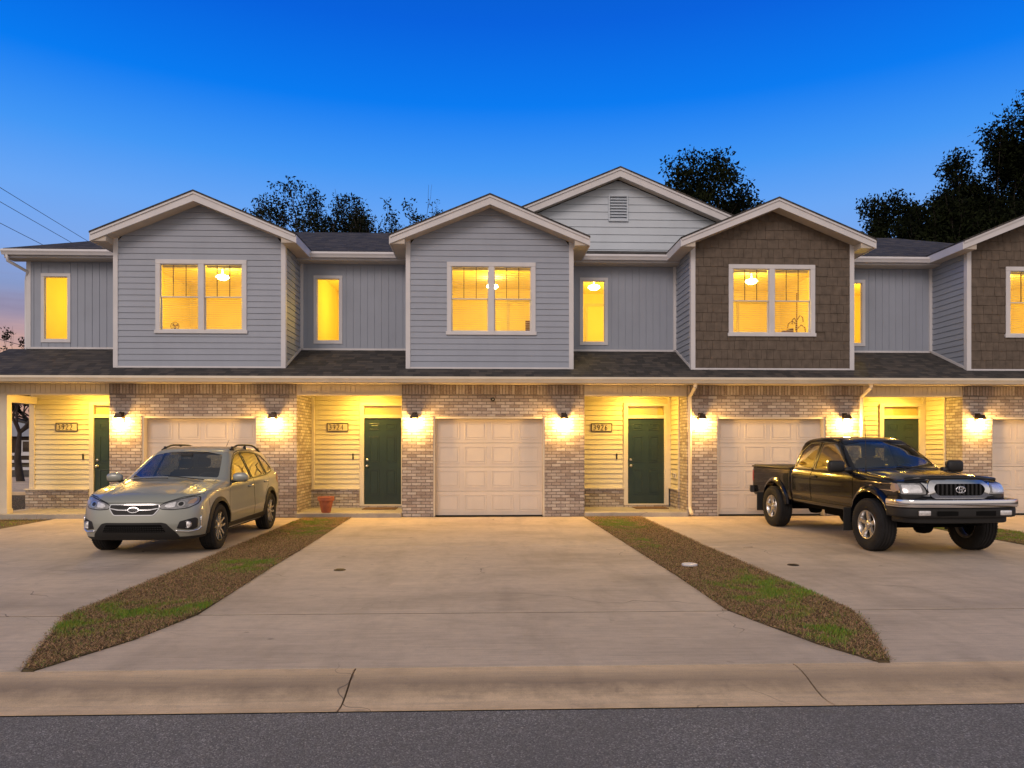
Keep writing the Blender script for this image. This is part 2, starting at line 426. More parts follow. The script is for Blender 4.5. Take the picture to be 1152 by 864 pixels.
# driveways: slabs with open joints
def slab(mb, poly, z1=0.0, z0=-.10, b=.004):
    bm = bmesh.new(); vs = [bm.verts.new((x, y, z1)) for x, y in poly]; f = bm.faces.new(vs)
    if f.normal.z < 0: f.normal_flip()
    e = bmesh.ops.extrude_face_region(bm, geom=[f]); 
    for v in [q for q in e['geom'] if isinstance(q, bmesh.types.BMVert)]: v.co.z = z0
    bm.normal_update(); top = [ed for ed in bm.edges if all(abs(v.co.z - z1) < 1e-6 for v in ed.verts)]
    bmesh.ops.bevel(bm, geom=top, offset=b, segments=2, affect='EDGES', profile=.5)
    mb.bm(bm)
J = .014
def strip_x(pts, y):     # x of a strip edge at y
    for (xa, ya), (xb, yb) in zip(pts[:-1], pts[1:]):
        if yb <= y <= ya: return xa + (xb - xa) * (ya - y) / (ya - yb)
EL_R = [(-2.91, .2), (-2.91, -.39), (-2.78, -4.6), (-2.76, -6.25), (-2.67, -9.04), (-2.84, -9.91), (-3.14, -10.7)]     # left strip, its right edge
EL_L = [(-3.93, .2), (-3.92, -.36), (-3.87, -4.6), (-3.86, -9.06), (-3.60, -9.74), (-3.39, -10.29), (-3.23, -10.7)]                    # left strip, its left edge
ER_L = [(2.12, .2), (2.12, -.2), (2.22, -4.6), (2.28, -7.17), (2.29, -9.04), (2.40, -9.47), (2.61, -10.23), (2.83, -10.7)]
ER_R = [(3.34, .2), (3.36, -2.54), (3.38, -4.6), (3.47, -9.06), (3.32, -9.66), (3.10, -10.24), (2.92, -10.7)]
d_ = MB()
def drive(Lp, Rp):
    ys = [-.02, -4.6, -9.05, KY0]
    for a, b in zip(ys[:-1], ys[1:]):
        a2, b2 = a - J, b + J
        Ls = [(strip_x(Lp, a2), a2)] + [p for p in Lp if b2 < p[1] < a2] + [(strip_x(Lp, max(b2, -10.7)), b2)]
        Rs = [(strip_x(Rp, a2), a2)] + [p for p in Rp if b2 < p[1] < a2] + [(strip_x(Rp, max(b2, -10.7)), b2)]
        slab(d_, Ls + Rs[::-1])
sh = lambda pts, dx: [(x + dx, y) for x, y in pts]
drive(EL_R, ER_L)
drive(sh(EL_R, -6.2), EL_L)
drive(ER_R, sh(ER_L, 6.2))
drive(sh(ER_R, 6.2), sh(ER_L, 12.4))
for a, b in ((sh(EL_L, 0), None),): pass
structure('driveway', d_, 'concrete')
j_ = MB()
for yj, w in ((-4.6, J), (-9.05, J), (KY0 + .006, .008)): j_.box(-16, 20, yj - w, yj + w, -.09, -.0045 if yj > -10 else -.006)
j_.box(-60, 60, KY1 - .016, KY1 + .001, -.12, -.0735)
structure('joint_filler', j_, 'joint')

# ------------------------------------------------------------------ townhouses
SL = 5 / 12
BOXW = 3.62
UX = [-7.96, -1.735, 4.50, 10.70]
def window_double(parent, cx, z0, z1, y=0.0):
    w = .965
    m = MB()
    m.bbox(cx - w, cx + w, y - .032, y + .06, z1 - .095, z1, .005); m.bbox(cx - w - .02, cx + w + .02, y - .045, y + .06, z0, z0 + .075, .005)
    m.bbox(cx - w, cx - w + .1, y - .030, y + .06, z0 + .075, z1 - .095, .005); m.bbox(cx + w - .1, cx + w, y - .030, y + .06, z0 + .075, z1 - .095, .005)
    m.bbox(cx - .062, cx + .062, y - .030, y + .06, z0 + .075, z1 - .095, .005)
    o = m.build('window', 'trim', parent)
    zm = (z0 + z1) / 2 - .005
    for a, b in ((cx - w + .1, cx - .062), (cx + .062, cx + w - .1)):
        s = MB(); frame(s, a + .001, b - .001, z0 + .076, zm + .02, y + .03, y + .06, .022, .03, .03); s.build('lower_sash', 'trim', o)
        s = MB(); frame(s, a + .001, b - .001, zm - .012, z1 - .096, y - .002, y + .028, .016, .024, .016); s.build('upper_sash', 'trim', o)
        p = MB(); p.quad((a, y + .045, z0 + .08), (b, y + .045, z0 + .08), (b, y + .045, zm), (a, y + .045, zm)); p.build('pane', 'pane', o)
        p = MB(); p.quad((a, y + .012, zm), (b, y + .012, zm), (b, y + .012, z1 - .1), (a, y + .012, z1 - .1)); p.build('pane', 'pane', o)
        for k in (1, 2):
            x = a + (b - a) * k / 3; q = MB(); q.box(x - .007, x + .007, y + .004, y + .020, zm + .01, z1 - .108); q.build('muntin', 'muntin', o)
        bl = MB(); z = z0 + .10
        while z < z1 - .16:
            bl.box(a + .01, b - .01, y + .085, y + .105, z, z + .006); z += .047
        bl.box(a + .005, b - .005, y + .08, y + .11, z1 - .15, z1 - .10)
        for q in (.2, .8): bl.box(a + (b - a) * q - .001, a + (b - a) * q + .001, y + .094, y + .096, z0 + .1, z1 - .15)
        bl.build('blind', 'blind', o)
    return o
def window_single(parent, x0, x1, z0, z1, y):
    m = MB(); frame(m, x0, x1, z0, z1, y - .03, y + .06, .075, .075, .075); o = m.build('window', 'trim', parent)
    s = MB(); frame(s, x0 + .076, x1 - .076, z0 + .076, z1 - .076, y + .005, y + .04, .014); s.build('sash', 'trim', o)
    p = MB(); p.quad((x0 + .07, y + .02, z0 + .07), (x1 - .07, y + .02, z0 + .07), (x1 - .07, y + .02, z1 - .07), (x0 + .07, y + .02, z1 - .07)); p.build('pane', 'pane', o)
def room(parent, x0, x1, y0, y1, z0, z1):
    m = MB()
    m.quad((x0, y1, z0), (x1, y1, z0), (x1, y1, z1), (x0, y1, z1)); m.quad((x0, y0, z0), (x0, y1, z0), (x0, y1, z1), (x0, y0, z1))
    m.quad((x1, y0, z0), (x1, y1, z0), (x1, y1, z1), (x1, y0, z1)); m.quad((x0, y0, z1), (x1, y0, z1), (x1, y1, z1), (x0, y1, z1))
    m.quad((x0, y0, z0), (x1, y0, z0), (x1, y1, z0), (x0, y1, z0), 1)
    # a white panelled door on the back wall and a skirting line
    dx = x1 - 1.15 if x1 - x0 > 2.5 else x0 + .62
    m.box(dx - .07, dx, y1 - .03, y1 - .001, z0, z0 + 2.1, 2); m.box(dx + .8, dx + .87, y1 - .03, y1 - .001, z0, z0 + 2.1, 2); m.box(dx - .07, dx + .87, y1 - .03, y1 - .001, z0 + 2.1, z0 + 2.17, 2)
    m.build('room', ['room', 'room_floor', 'trim_warm'], parent)
def point(loc, power, col=(1, .60, .09), r=.08):
    l = bpy.data.lights.new('lamp_light', 'POINT'); l.energy = power; l.color = col; l.shadow_soft_size = r
    o = bpy.data.objects.new('lamp_light', l); COL.objects.link(o); o.location = loc; return o
def gutter_prof(y, z): return [(y, z), (y + .115, z), (y + .115, z - .01), (y + .10, z - .115), (y + .028, z - .125), (y + .012, z - .085), (y - .012, z - .045)]

HOUSE_LABEL = [
 'end townhouse with grey siding and open corner porch, the small suv before its garage',
 'grey sided townhouse with the empty driveway and a terracotta pot on its porch',
 'townhouse with brown shake upper bay and pale gable vent beside it, behind the pickup',
 'townhouse cut by the right edge, brown shake upper bay behind the pickup bonnet']
houses = []
for n, x0 in enumerate(UX):
    H = tag(empty('townhouse', (x0, 0, 0)), HOUSE_LABEL[n], 'townhouse', 'townhouses in one attached row')
    houses.append(H)
    ul, ur = -2.36, 3.865                       # unit bounds, local
    if n < 3: ur = UX[n + 1] - x0 - 2.36
    end_l, end_r = n == 0, n == 3
    if end_l: ul = -2.60
    # --- lower brick front with the garage opening
    GX0, GX1, GZ = .575, 3.005, 2.185
    m = MB(); box_holes(m, -.1, ur, -.03, 2.66, 0, .28, [(GX0, GX1, -1, GZ)])
    m.box(-.1, ur, 0, .28, 2.872, 2.9)
    if not end_r: m.box(ur - .12, ur, .281, 1.4, -.03, 2.76)             # brick cheek facing the neighbour's porch
    else: m.box(ur - .2, ur, .281, 7.5, -.03, 2.9)
    m.box(-.1, .04, .281, .62, -.03, 2.76)                               # brick return beside the own porch
    m.box(-.128, .04, .621, 1.4, -.03, .52)                               # wainscot under the siding return
    m.box(ul + (.0 if not end_l else -.07), -1.245, 1.31, 1.48, -.03, .52)                    # wainscot of the porch back wall
    m.box(-1.24, -.19, 1.22, 1.40, .08, .135)
    m.build('brick_wall', 'brick', H)
    m = MB(); m.box(-.1, ur, -.010, .27, 2.661, 2.871); m.build('soldier_course', 'soldier', H)
    # porch: back wall siding, return siding, caps, header, ceiling, floor
    s = MB()
    lap_siding(s, ul, -1.245, .545, 2.76, lambda u, z, o: (u, 1.40 - o, z), .115, lip=.018, gap=.010)
    lap_siding(s, -.165, -.1, .545, 2.76, lambda u, z, o: (u, 1.40 - o, z), .115, lip=.018, gap=.010)
    lap_siding(s, -1.245, -.165, 2.56, 2.76, lambda u, z, o: (u, 1.40 - o, z), .115, lip=.018, gap=.010)
    lap_siding(s, .621, 1.40, .545, 2.76, lambda u, z, o: (-.1 - o, u, z), .115, lip=.018, gap=.010)
    s.build('porch_siding', 'siding_cream', H)
    s = MB(); s.bbox(ul - (.10 if end_l else 0), -1.245, 1.285, 1.42, .521, .548, .004); s.build('ledge', 'trim_warm', H)
    s = MB(); s.bbox(-.155, 0, .615, 1.40, .521, .548, .004); s.build('ledge', 'trim_warm', H)
    s = MB(); s.bbox(ul, ul + .06, 1.335, 1.41, .549, 2.75, .004) if not end_l else s.bbox(ul - .02, ul + .10, 1.365, 1.5, .549, 2.67, .004); s.build('corner_board', 'trim_warm', H)
    s = MB(); s.bbox(-.17, -.112, 1.34, 1.41, .549, 2.75, .004); s.build('corner_board', 'trim_warm', H)
    s = MB(); s.bbox(-.128, -.02, .60, .66, .549, 2.75, .004); s.build('corner_board', 'trim_warm', H)
    s = MB(); vert_siding(s, ul - (0 if end_l else 0), -.1, 2.672, 2.878, lambda u, z, o: (u, .02 - o, z), .105, groove=.008, depth=.005)
    s.box(ul, -.1, .02, .16, 2.675, 2.875); s.bbox(ul, -.1, 0, .165, 2.635, 2.672, .004)
    s.build('porch_header', 'trim_warm', H)
    s = MB(); s.box(ul, -.1, .165, 1.4, 2.761, 2.78); s.build('porch_ceiling', 'siding_cream', H)
    s = MB(); s.bbox(ul - (.04 if end_l else 0), -.102, -.12, 1.31, -.02, .098, .012); s.build('porch_floor', 'porch', H)
    # entry door with transom
    D = empty('entry_door', (0, 0, 0), parent=H)
    s = MB(); frame(s, -1.245, -.165, .135, 2.56, 1.33, 1.43, .105, .03, .075); s.bbox(-1.14, -.27, 1.335, 1.43, 2.195, 2.275, .004); s.build('door_frame', 'trim_warm', D)
    s = MB(); s.box(-1.139, -.271, 1.375, 1.42, .166, 2.194)
    for (a, b, c, d) in ((.12, .36, 1.76, 1.92), (.51, .75, 1.76, 1.92), (.12, .36, 1.0, 1.62), (.51, .75, 1.0, 1.62), (.12, .36, .24, .84), (.51, .75, .24, .84)):
        xa, xb, za, zb = -1.139 + a, -1.139 + b, .15 + c, .15 + d; t = .02
        for q in ((xa, xb, zb - t, zb), (xa, xb, za, za + t), (xa, xa + t, za + t, zb - t), (xb - t, xb, za + t, zb - t)): s.bbox(q[0], q[1], 1.366, 1.376, q[2], q[3], .003)
        s.bbox(xa + .045, xb - .045, 1.366, 1.376, za + .045, zb - .045, .004)
    dl = s.build('door_leaf', 'door', D)
    s = MB(); s.lathe([(.03, 1.372), (.03, 1.366), (.012, 1.364), (.012, 1.335), (.03, 1.325), (.033, 1.312), (.02, 1.300)], 14, (-1.07, 0, 1.07), 'y'); s.build('handle', 'steel', dl, True)
    s = MB(); s.lathe([(.03, 1.372), (.03, 1.355), (.02, 1.350)], 14, (-1.07, 0, 1.21), 'y'); s.build('deadbolt', 'steel', dl, True)
    s = MB(); s.quad((-1.14, 1.385, 2.275), (-.27, 1.385, 2.275), (-.27, 1.385, 2.485), (-1.14, 1.385, 2.485)); s.build('transom_pane', 'transom', D)
    s = MB(); s.box(-1.14, -.27, 1.44, 1.46, 2.27, 2.49); s.build('added_transom_panel', 'room', D)  # warm panel added behind the glass to look yellow under the porch lamp
    s = MB(); s.bbox(-1.42, -1.385, 1.365, 1.392, 1.22, 1.36, .004); s.build('doorbell', 'black', H)
    # garage door: four rows of four raised panels, set back in the opening
    s = MB(); s.bbox(GX0, GX0 + .035, .02, .20, 0, GZ, .004); s.bbox(GX1 - .035, GX1, .02, .20, 0, GZ, .004); s.bbox(GX0 + .035, GX1 - .035, .02, .20, GZ - .045, GZ, .004); s.build('garage_jamb', 'trim_warm', H)
    s = MB(); w = (GX1 - GX0 - .07) / 4; hh = (GZ - .045 - .02) / 4
    for r in range(4):
        za = .02 + r * hh
        s.bbox(GX0 + .036, GX1 - .036, .19, .225, za, za + hh - .006, .005)
        for c in range(4):
            xa = GX0 + .035 + c * w
            fx0, fx1, fz0, fz1 = xa + .055, xa + w - .055, za + .07, za + hh - .075; t = .022
            for q in ((fx0, fx1, fz1 - t, fz1), (fx0, fx1, fz0, fz0 + t), (fx0, fx0 + t, fz0 + t, fz1 - t), (fx1 - t, fx1, fz0 + t, fz1 - t)): s.bbox(q[0], q[1], .181, .191, q[2], q[3], .004)
            s.bbox(fx0 + .05, fx1 - .05, .183, .191, fz0 + .05, fz1 - .05, .006)
    gd = s.build('garage_door', 'garage', H)
    s = MB(); s.box(GX0 + .036, GX1 - .036, .19, .225, .0, .02); s.build('bottom_seal', 'black', gd)
    # lower roof skirt, gutter, soffit
    s = MB()
    def rq(ua, ub, ya, yb, t=.035):
        za, zb = 3.02 + (ya + .5) * SL, 3.02 + (yb + .5) * SL
        s.add([(ua, ya, za), (ub, ya, za), (ub, yb, zb), (ua, yb, zb), (ua, ya, za - t), (ub, ya, za - t), (ub, yb, zb - t), (ua, yb, zb - t)],
              [(0, 1, 2, 3), (7, 6, 5, 4), (0, 4, 5, 1), (1, 5, 6, 2), (2, 6, 7, 3), (3, 7, 4, 0)])
    el = ul - (.45 if end_l else 0); er = ur + (.45 if end_r else 0)
    rq(el, er, -.5, .015); rq(el, .0, .0151, 1.32); rq(BOXW, er, .0151, 1.32)
    s.build('lower_roof', 'shingle', H)
    s = MB(); s.prism(gutter_prof(-.56, 3.00), el, er, axis='x'); s.build('gutter', 'trim_warm', H)
    s = MB(); s.bbox(el, er, -.444, -.42, 2.865, 2.985, .003); s.build('fascia', 'trim_warm', H)
    s = MB(); s.box(el, er, -.42, -.012, 2.876, 2.892); s.build('soffit', 'soffit', H)
    # --- upper bay
    bay_z0, bay_z1 = 3.235, 6.0
    cx = BOXW / 2; apex = 6.73
    wz0, wz1 = 3.955, 5.54; wcx = cx + (.03 if n != 2 else -.02)
    hole = (wcx - .95, wcx + .95, wz0 + .02, wz1 - .02)
    s = MB()
    if n < 2:
        lap_siding(s, .085, BOXW - .085, bay_z0 + .02, apex, lambda u, z, o: (u, -o, z), .127, [hole], (cx, apex, SL))
    else:
        rng = random.Random(50 + n); z = bay_z0 + .02
        while z < apex - .05:
            z1 = z + .203; u = .085 + rng.random() * -.15
            while u < BOXW - .085:
                w = rng.choice((.12, .15, .2, .25, .17)); a, b = max(u, .085), min(u + w - .006, BOXW - .085); u += w
                lo = z + rng.uniform(-.006, .008); d = rng.uniform(.014, .02)
                if b - a < .01: continue
                for p, q in holes_1d(a, b, [(hole[0], hole[1])] if (lo > hole[2] and z1 < hole[3]) else []):
                    pz0, pz1 = lo, z1 + .004
                    if p < hole[1] and q > hole[0]:
                        if lo < hole[2] < z1: pz1 = hole[2]
                        elif lo < hole[3] < z1: pz0 = hole[3]
                    tl, tr = min(pz1, apex - abs(p - cx) * SL), min(pz1, apex - abs(q - cx) * SL)
                    if min(tl, tr) <= pz0 + .01: continue
                    f = lambda zz: -d * (1 - .6 * (zz - z) / .203)
                    s.add([(p, f(pz0), pz0), (q, f(pz0), pz0), (q, f(tr), tr), (p, f(tl), tl), (p, 0, pz0), (q, 0, pz0), (q, 0, tr), (p, 0, tl)],
                          [(0, 1, 2, 3), (0, 4, 5, 1), (1, 5, 6, 2), (3, 7, 4, 0)])
            z = z1
        # backing sheet behind the shakes
        for a, b, c, d in ((.085, hole[0], bay_z0, 6.0), (hole[1], BOXW - .085, bay_z0, 6.0), (hole[0], hole[1], bay_z0, hole[2]), (hole[0], hole[1], hole[3], 6.0)):
            s.quad((a, .004, c), (b, .004, c), (b, .004, d), (a, .004, d))
        s.add([(.085, .004, 6.0), (BOXW - .085, .004, 6.0), (cx, .004, 6.72)], [(0, 1, 2)])
    s.build('bay_front_wall', 'siding_grey' if n < 2 else 'shake', H)
    s = MB(); lap_siding(s, .09, 1.3, 3.06, 5.9, lambda u, z, o: (0 - o, u, z), .127); s.build('bay_side_wall', 'siding_grey', H); s = MB(); lap_siding(s, .09, 1.3, 3.06, 5.9, lambda u, z, o: (BOXW + o, u, z), .127); s.build('bay_side_wall', 'siding_grey', H)
    s = MB()
    for a, b in ((-.016, .085), (BOXW - .085, BOXW + .016)): s.bbox(a, b, -.024, .09, 3.20, 6.02, .005)
    s.bbox(.0851, BOXW - .0851, -.022, .02, 3.205, bay_z0 + .02, .004)
    for x, d in ((0, -1), (BOXW, 1)):      # sloping trim where the side walls meet the lower roof
        xa, xb = (x - .02, x - .001) if d < 0 else (x + .001, x + .02)
        s.prism([(.09, 3.275), (1.3, 3.78), (1.3, 3.84), (.09, 3.335)], xa, xb, axis='x')
        s.bbox(min(x, x + d * .07), max(x, x + d * .07), 1.25, 1.31, 3.80, 5.79, .004)
    s.build('corner_trim', 'trim', H)
    window_double(H, wcx, wz0, wz1)
    room(H, .12, BOXW - .12, .13, 3.7, 3.3, 5.74)
    # --- bay gable roof
    ov = .31; ex0, ex1 = -ov, BOXW + ov; half = BOXW / 2 + ov; zr = 6.92; ze = zr - half * SL; yf = -.36
    s = MB(); t = .035
    for sg in (-1, 1):
        xe = cx + sg * (half + .02); zee = ze - .02 * SL; yb_r = .95 + (zr - 6.0) / SL + .1; yb_e = .95 + (zee - 6.0) / SL + .1
        P = [(xe, yf - .03, zee), (cx, yf - .03, zr), (cx, yb_r, zr), (xe, yb_e, zee)]
        s.add(P + [(p[0], p[1], p[2] - t) for p in P], [(0, 1, 2, 3), (7, 6, 5, 4), (0, 4, 5, 1), (1, 5, 6, 2), (3, 7, 4, 0)])
    rf = s.build('bay_roof', 'shingle_x', H)
    s = MB(); fh = .185
    for sg in (-1, 1):
        xe = cx + sg * half
        a, b = zr - t, ze - t
        s.prism([(cx, a - .002), (xe, b - .002), (xe, b - fh + .02), (cx, a - fh - .01)], yf, yf + .03)
        s.prism([(cx, a - .002), (xe, b - .002), (xe, b - .045), (cx, a - .045)], yf - .022, yf - .0005)         # shadow board
        # soffit under the rake, horizontal soffit and fascia at the eave, closing triangle
        s.prism([(cx, a - fh + .02), (cx + sg * (BOXW / 2 + .01), a - fh + .02 - (BOXW / 2 + .01) * SL), (cx + sg * (BOXW / 2 + .01), a - fh + .035 - (BOXW / 2 + .01) * SL), (cx, a - fh + .035)], yf + .031, -.001, 1)
        xi = cx + sg * (BOXW / 2 + .017)
        zs = b - fh + .022
        s.box(min(xi, xe), max(xi, xe), yf + .031, .95, zs, zs + .012, 1)
        s.prism([(xi, zs + .013), (xe - sg * .001, zs + .013), (xi, zs + .013 + abs(xe - xi) * SL)], yf + .032, yf + .06, 1)
        s.box(min(xe, xe + sg * .02), max(xe, xe + sg * .02), yf - .001, .95, zs - .012, b)
        s.box(min(xi, xi - sg * .012), max(xi, xi - sg * .012), yf + .032, -.003, zs, zs + .135, 1)
    s.build('rake_fascia', ['trim', 'soffit'], H)
    # --- recessed upper wall with its narrow window
    ry = 1.3; rl = ul if not end_l else -2.62
    nw = (-2.30, -1.63, 3.925, 5.52)
    s = MB(); vert_siding(s, rl, .0, 3.80, 5.80, lambda u, z, o: (u, ry - o, z), .165, [(nw[0] + .02, nw[1] - .02, nw[2] + .02, nw[3] - .02)])
    for a, b, c, d in ((rl, nw[0] + .02, 3.8, 5.8), (nw[1] - .02, 0, 3.8, 5.8), (nw[0] + .02, nw[1] - .02, 3.8, nw[2] + .02), (nw[0] + .02, nw[1] - .02, nw[3] - .02, 5.8)): s.quad((a, ry + .004, c), (b, ry + .004, c), (b, ry + .004, d), (a, ry + .004, d))
    s.build('recess_wall', 'siding_grey', H)
    s = MB(); vert_siding(s, BOXW, ur, 3.80, 5.80, lambda u, z, o: (u, ry - o, z), .165)
    s.build('recess_wall', 'siding_grey', H)
    s = MB(); s.bbox(rl, -.001, ry - .02, ry + .02, 3.775, 3.82, .003); s.build('base_trim', 'trim', H); s = MB(); s.bbox(BOXW + .001, ur, ry - .02, ry + .02, 3.775, 3.82, .003)
    s.build('base_trim', 'trim', H)
    if end_l: s = MB(); s.bbox(rl - .012, rl + .09, ry - .022, ry + .09, 3.8, 5.82, .004); s.build('corner_trim', 'trim', H)
    window_single(H, *nw, ry)
    room(H, -2.33 if not end_l else -2.55, -.12, ry + .08, 4.2, 3.3, 5.74)
    # --- main roof with fascia, gutter and soffit
    ey, ez, yr = .95, 6.0, 4.32; zr2 = ez + (yr - ey) * SL; yb = 2 * yr - ey
    s = MB(); L = rl - .30 if end_l else ul; Rr = ur + (.3 if end_r else 0)
    hl = yr - ey if end_l else 0; hr = yr - ey if end_r else 0
    A, B, C, D2, E, F = (L, ey - .03, ez), (Rr, ey - .03, ez), (Rr - hr, yr, zr2), (L + hl, yr, zr2), (Rr, yb, ez), (L, yb, ez)
    s.add([A, B, C, D2, E, F], [(0, 1, 2, 3), (3, 2, 4, 5)], 0)
    if end_l: s.add([A, D2, F], [(0, 1, 2)], 1)
    if end_r: s.add([B, C, E], [(0, 1, 2)], 1)
    s.quad((L, ey - .03, ez), (Rr, ey - .03, ez), (Rr, ey - .03, ez - .03), (L, ey - .03, ez - .03))
    s.build('main_roof', ['shingle', 'shingle_x'], H)
    s = MB(); a, b = (L, -ov - .021)
    s.prism(gutter_prof(ey - .115, ez - .035), a, b, axis='x'); 
    if n == 3 or True: s.prism(gutter_prof(ey - .115, ez - .035), BOXW + ov + .021, max(ur, BOXW + ov + .03), axis='x')
    s.bbox(a, ur, ey, ey + .02, 5.80, 5.97, .003)
    s.build('upper_gutter', 'trim', H)
    s = MB(); s.box(a, -.001, ey + .021, ry + .02, 5.79, 5.80); s.build('upper_soffit', 'soffit', H); s = MB(); s.box(BOXW + .001, ur, ey + .021, ry + .02, 5.79, 5.80); s.build('upper_soffit', 'soffit', H)
    # --- hidden shell so the house is closed from the sides and the back
    s = MB()
    s.quad((rl, 7.6, 0), (ur, 7.6, 0), (ur, 7.6, 5.9), (rl, 7.6, 5.9))
    s.quad((-1.25, 1.5, 0), (-.1, 1.5, 0), (-.1, 1.5, 2.7), (-1.25, 1.5, 2.7))
    if end_l:
        lap_siding(s, 1.4, 7.6, .5, 5.9, lambda u, z, o: (rl - o, u, z), .127)
    if end_r:
        lap_siding(s, .3, 7.6, 2.9, 5.9, lambda u, z, o: (ur + o, u, z), .127)
        s.quad((BOXW, 1.31, 3.0), (ur, 1.31, 3.0), (ur, 1.31, 5.9), (BOXW, 1.31, 5.9))
    s.build('outer_wall', 'siding_grey', H)
    if end_l:
        # corner post, side beam and cap at the open end of the porch
        s = MB(); s.bbox(ul - .02, ul + .36, -.005, .16, .098, 2.66, .006); s.bbox(ul - .03, ul + .375, -.018, .175, .099, .20, .005); s.build('porch_post', 'trim_warm', H)
        s = MB(); s.bbox(ul + .02, ul + .17, .166, 1.36, 2.50, 2.67, .004); s.build('porch_beam', 'trim_warm', H)
        s = MB(); s.tube([(L + .1, ey - .06, 5.86), (L + .1, ey - .03, 5.72), (rl + .02, ry - .03, 5.55), (rl - .045, ry + .04, 5.35), (rl - .045, ry + .04, 3.75), (rl - .045, ry - .02, 3.68), (rl - .045, ry - .25, 3.6)], .035, 8); s.build('downspout', 'trim', H, True)
    # downspouts
    def spout(u, yy=-.055):
        q = MB()
        for a, b in (((u, -.46, 2.89), (u, -.46, 2.80)), ((u, -.46, 2.80), (u, yy, 2.62)), ((u, yy, 2.62), (u, yy, .18)), ((u, yy, .18), (u + .0, yy - .14, .06))):
            q.tube([a, b], .043, 4)
        q.v = [(u + (x - u) * .95, y, z) for x, y, z in q.v]
        o = q.build('downspout', 'trim_warm', H)
        return o
    if n == 2: spout(-.045); spout(ur - .06)
    # the pale cross gable rises between the second and the third bay
    if n == 2:
        gx = 3.12 - x0; gz = 8.06; gh = 4.62; gy = 1.02
        s = MB(); lap_siding(s, gx - 4.5, gx + 4.5, 6.02, gz - .24, lambda u, z, o: (u, 1.32 - o, z), .178, [(gx - .235, gx + .235, 6.86, 7.48)], (gx, gz - .22, SL), lip=.016); s.build('gable_wall', 'siding_white', H)
        s = MB()
        for sg in (-1, 1):
            xe = gx + sg * gh; ze3 = gz - gh * SL
            P = [(xe, gy - .03, ze3), (gx, gy - .03, gz), (gx, 7.7, gz), (xe, 7.7, ze3)]
            s.add(P + [(p[0], p[1], p[2] - t) for p in P], [(0, 1, 2, 3), (7, 6, 5, 4), (0, 4, 5, 1), (3, 7, 4, 0)])
        s.add([(gx - 4.4, 7.5, 6.2), (gx + 4.4, 7.5, 6.2), (gx, 7.5, gz - .1)], [(0, 1, 2)], 0)
        s.build('gable_roof', 'shingle_x', H)
        s = MB()
        for sg in (-1, 1):
            xe = gx + sg * (gh - .02); a, b = gz - t, gz - t - (gh - .02) * SL
            s.prism([(gx, a - .002), (xe, b - .002), (xe, b - .20), (gx, a - .20)], gy, gy + .03)
            s.prism([(gx, a - .002), (xe, b - .002), (xe, b - .05), (gx, a - .05)], gy - .022, gy - .0005)
            s.prism([(gx, a - .17), (xe, b - .17), (xe, b - .155), (gx, a - .155)], gy + .031, 1.30, 1)
        s.build('gable_fascia', ['trim', 'soffit'], H)
        s = MB(); frame(s, gx - .235, gx + .235, 6.86, 7.48, 1.27, 1.33, .035)
        for k in range(8):
            z = 6.90 + k * .068; s.add([(gx - .2, 1.285, z), (gx + .2, 1.285, z), (gx + .2, 1.325, z + .05), (gx - .2, 1.325, z + .05), (gx - .2, 1.285, z + .012), (gx + .2, 1.285, z + .012)], [(0, 1, 2, 3), (4, 5, 1, 0)])
        s.box(gx - .2, gx + .2, 1.34, 1.35, 6.88, 7.46)
        s.build('gable_vent', 'siding_white', H)

# ------------------------------------------------------------------ fixtures on the houses
lamp_places = [(-7.80, 'coach lamp on brick left of the garage behind the grey suv'), (-4.58, 'coach lamp on brick above the tail of the grey suv, right of its garage'),
               (-1.555, 'lit coach lamp between the 3924 porch door and the middle garage door'), (1.685, 'lit coach lamp on brick right of the middle garage door'),
               (4.70, 'lit coach lamp beside the downspout, left of the garage behind the pickup'), (7.92, 'lit coach lamp on brick above the pickup cab, right of its garage'),
               (10.93, 'lit coach lamp on brick above the pickup grille, the last on the right')]
def make_lamp():
    o = empty('wall_lamp')
    s = MB(); s.bbox(-.055, .055, -.022, .0, .0, .24, .006); s.tube([(0, -.02, .2), (0, -.07, .235), (0, -.115, .205)], .009, 8); s.build('bracket', 'metal_dark', o)
    s = MB(); s.add([(-.085, -.20, .115), (.085, -.20, .115), (.085, -.03, .115), (-.085, -.03, .115), (-.05, -.165, .205), (.05, -.165, .205), (.05, -.065, .205), (-.05, -.065, .205)],
                    [(0, 1, 2, 3), (4, 5, 6, 7), (0, 1, 5, 4), (1, 2, 6, 5), (2, 3, 7, 6), (3, 0, 4, 7)]); s.bbox(-.088, .088, -.203, -.027, .105, .118, .003); s.build('lamp_cap', 'metal_dark', o)
    s = MB(); s.lathe([(.012, .10), (.04, .095), (.058, .06), (.060, 0), (.05, -.055), (.02, -.08)], 16, (0, -.115, 0)); s.build('lamp_glass', 'lamp', o, True)
    return o
L0 = make_lamp()
for i, (x, lab) in enumerate(lamp_places):
    o = L0 if i == 0 else copy_tree(L0)
    o.location = (x, -.001, 2.03); tag(o, lab, 'wall lamp', 'coach lamps beside the garage doors')

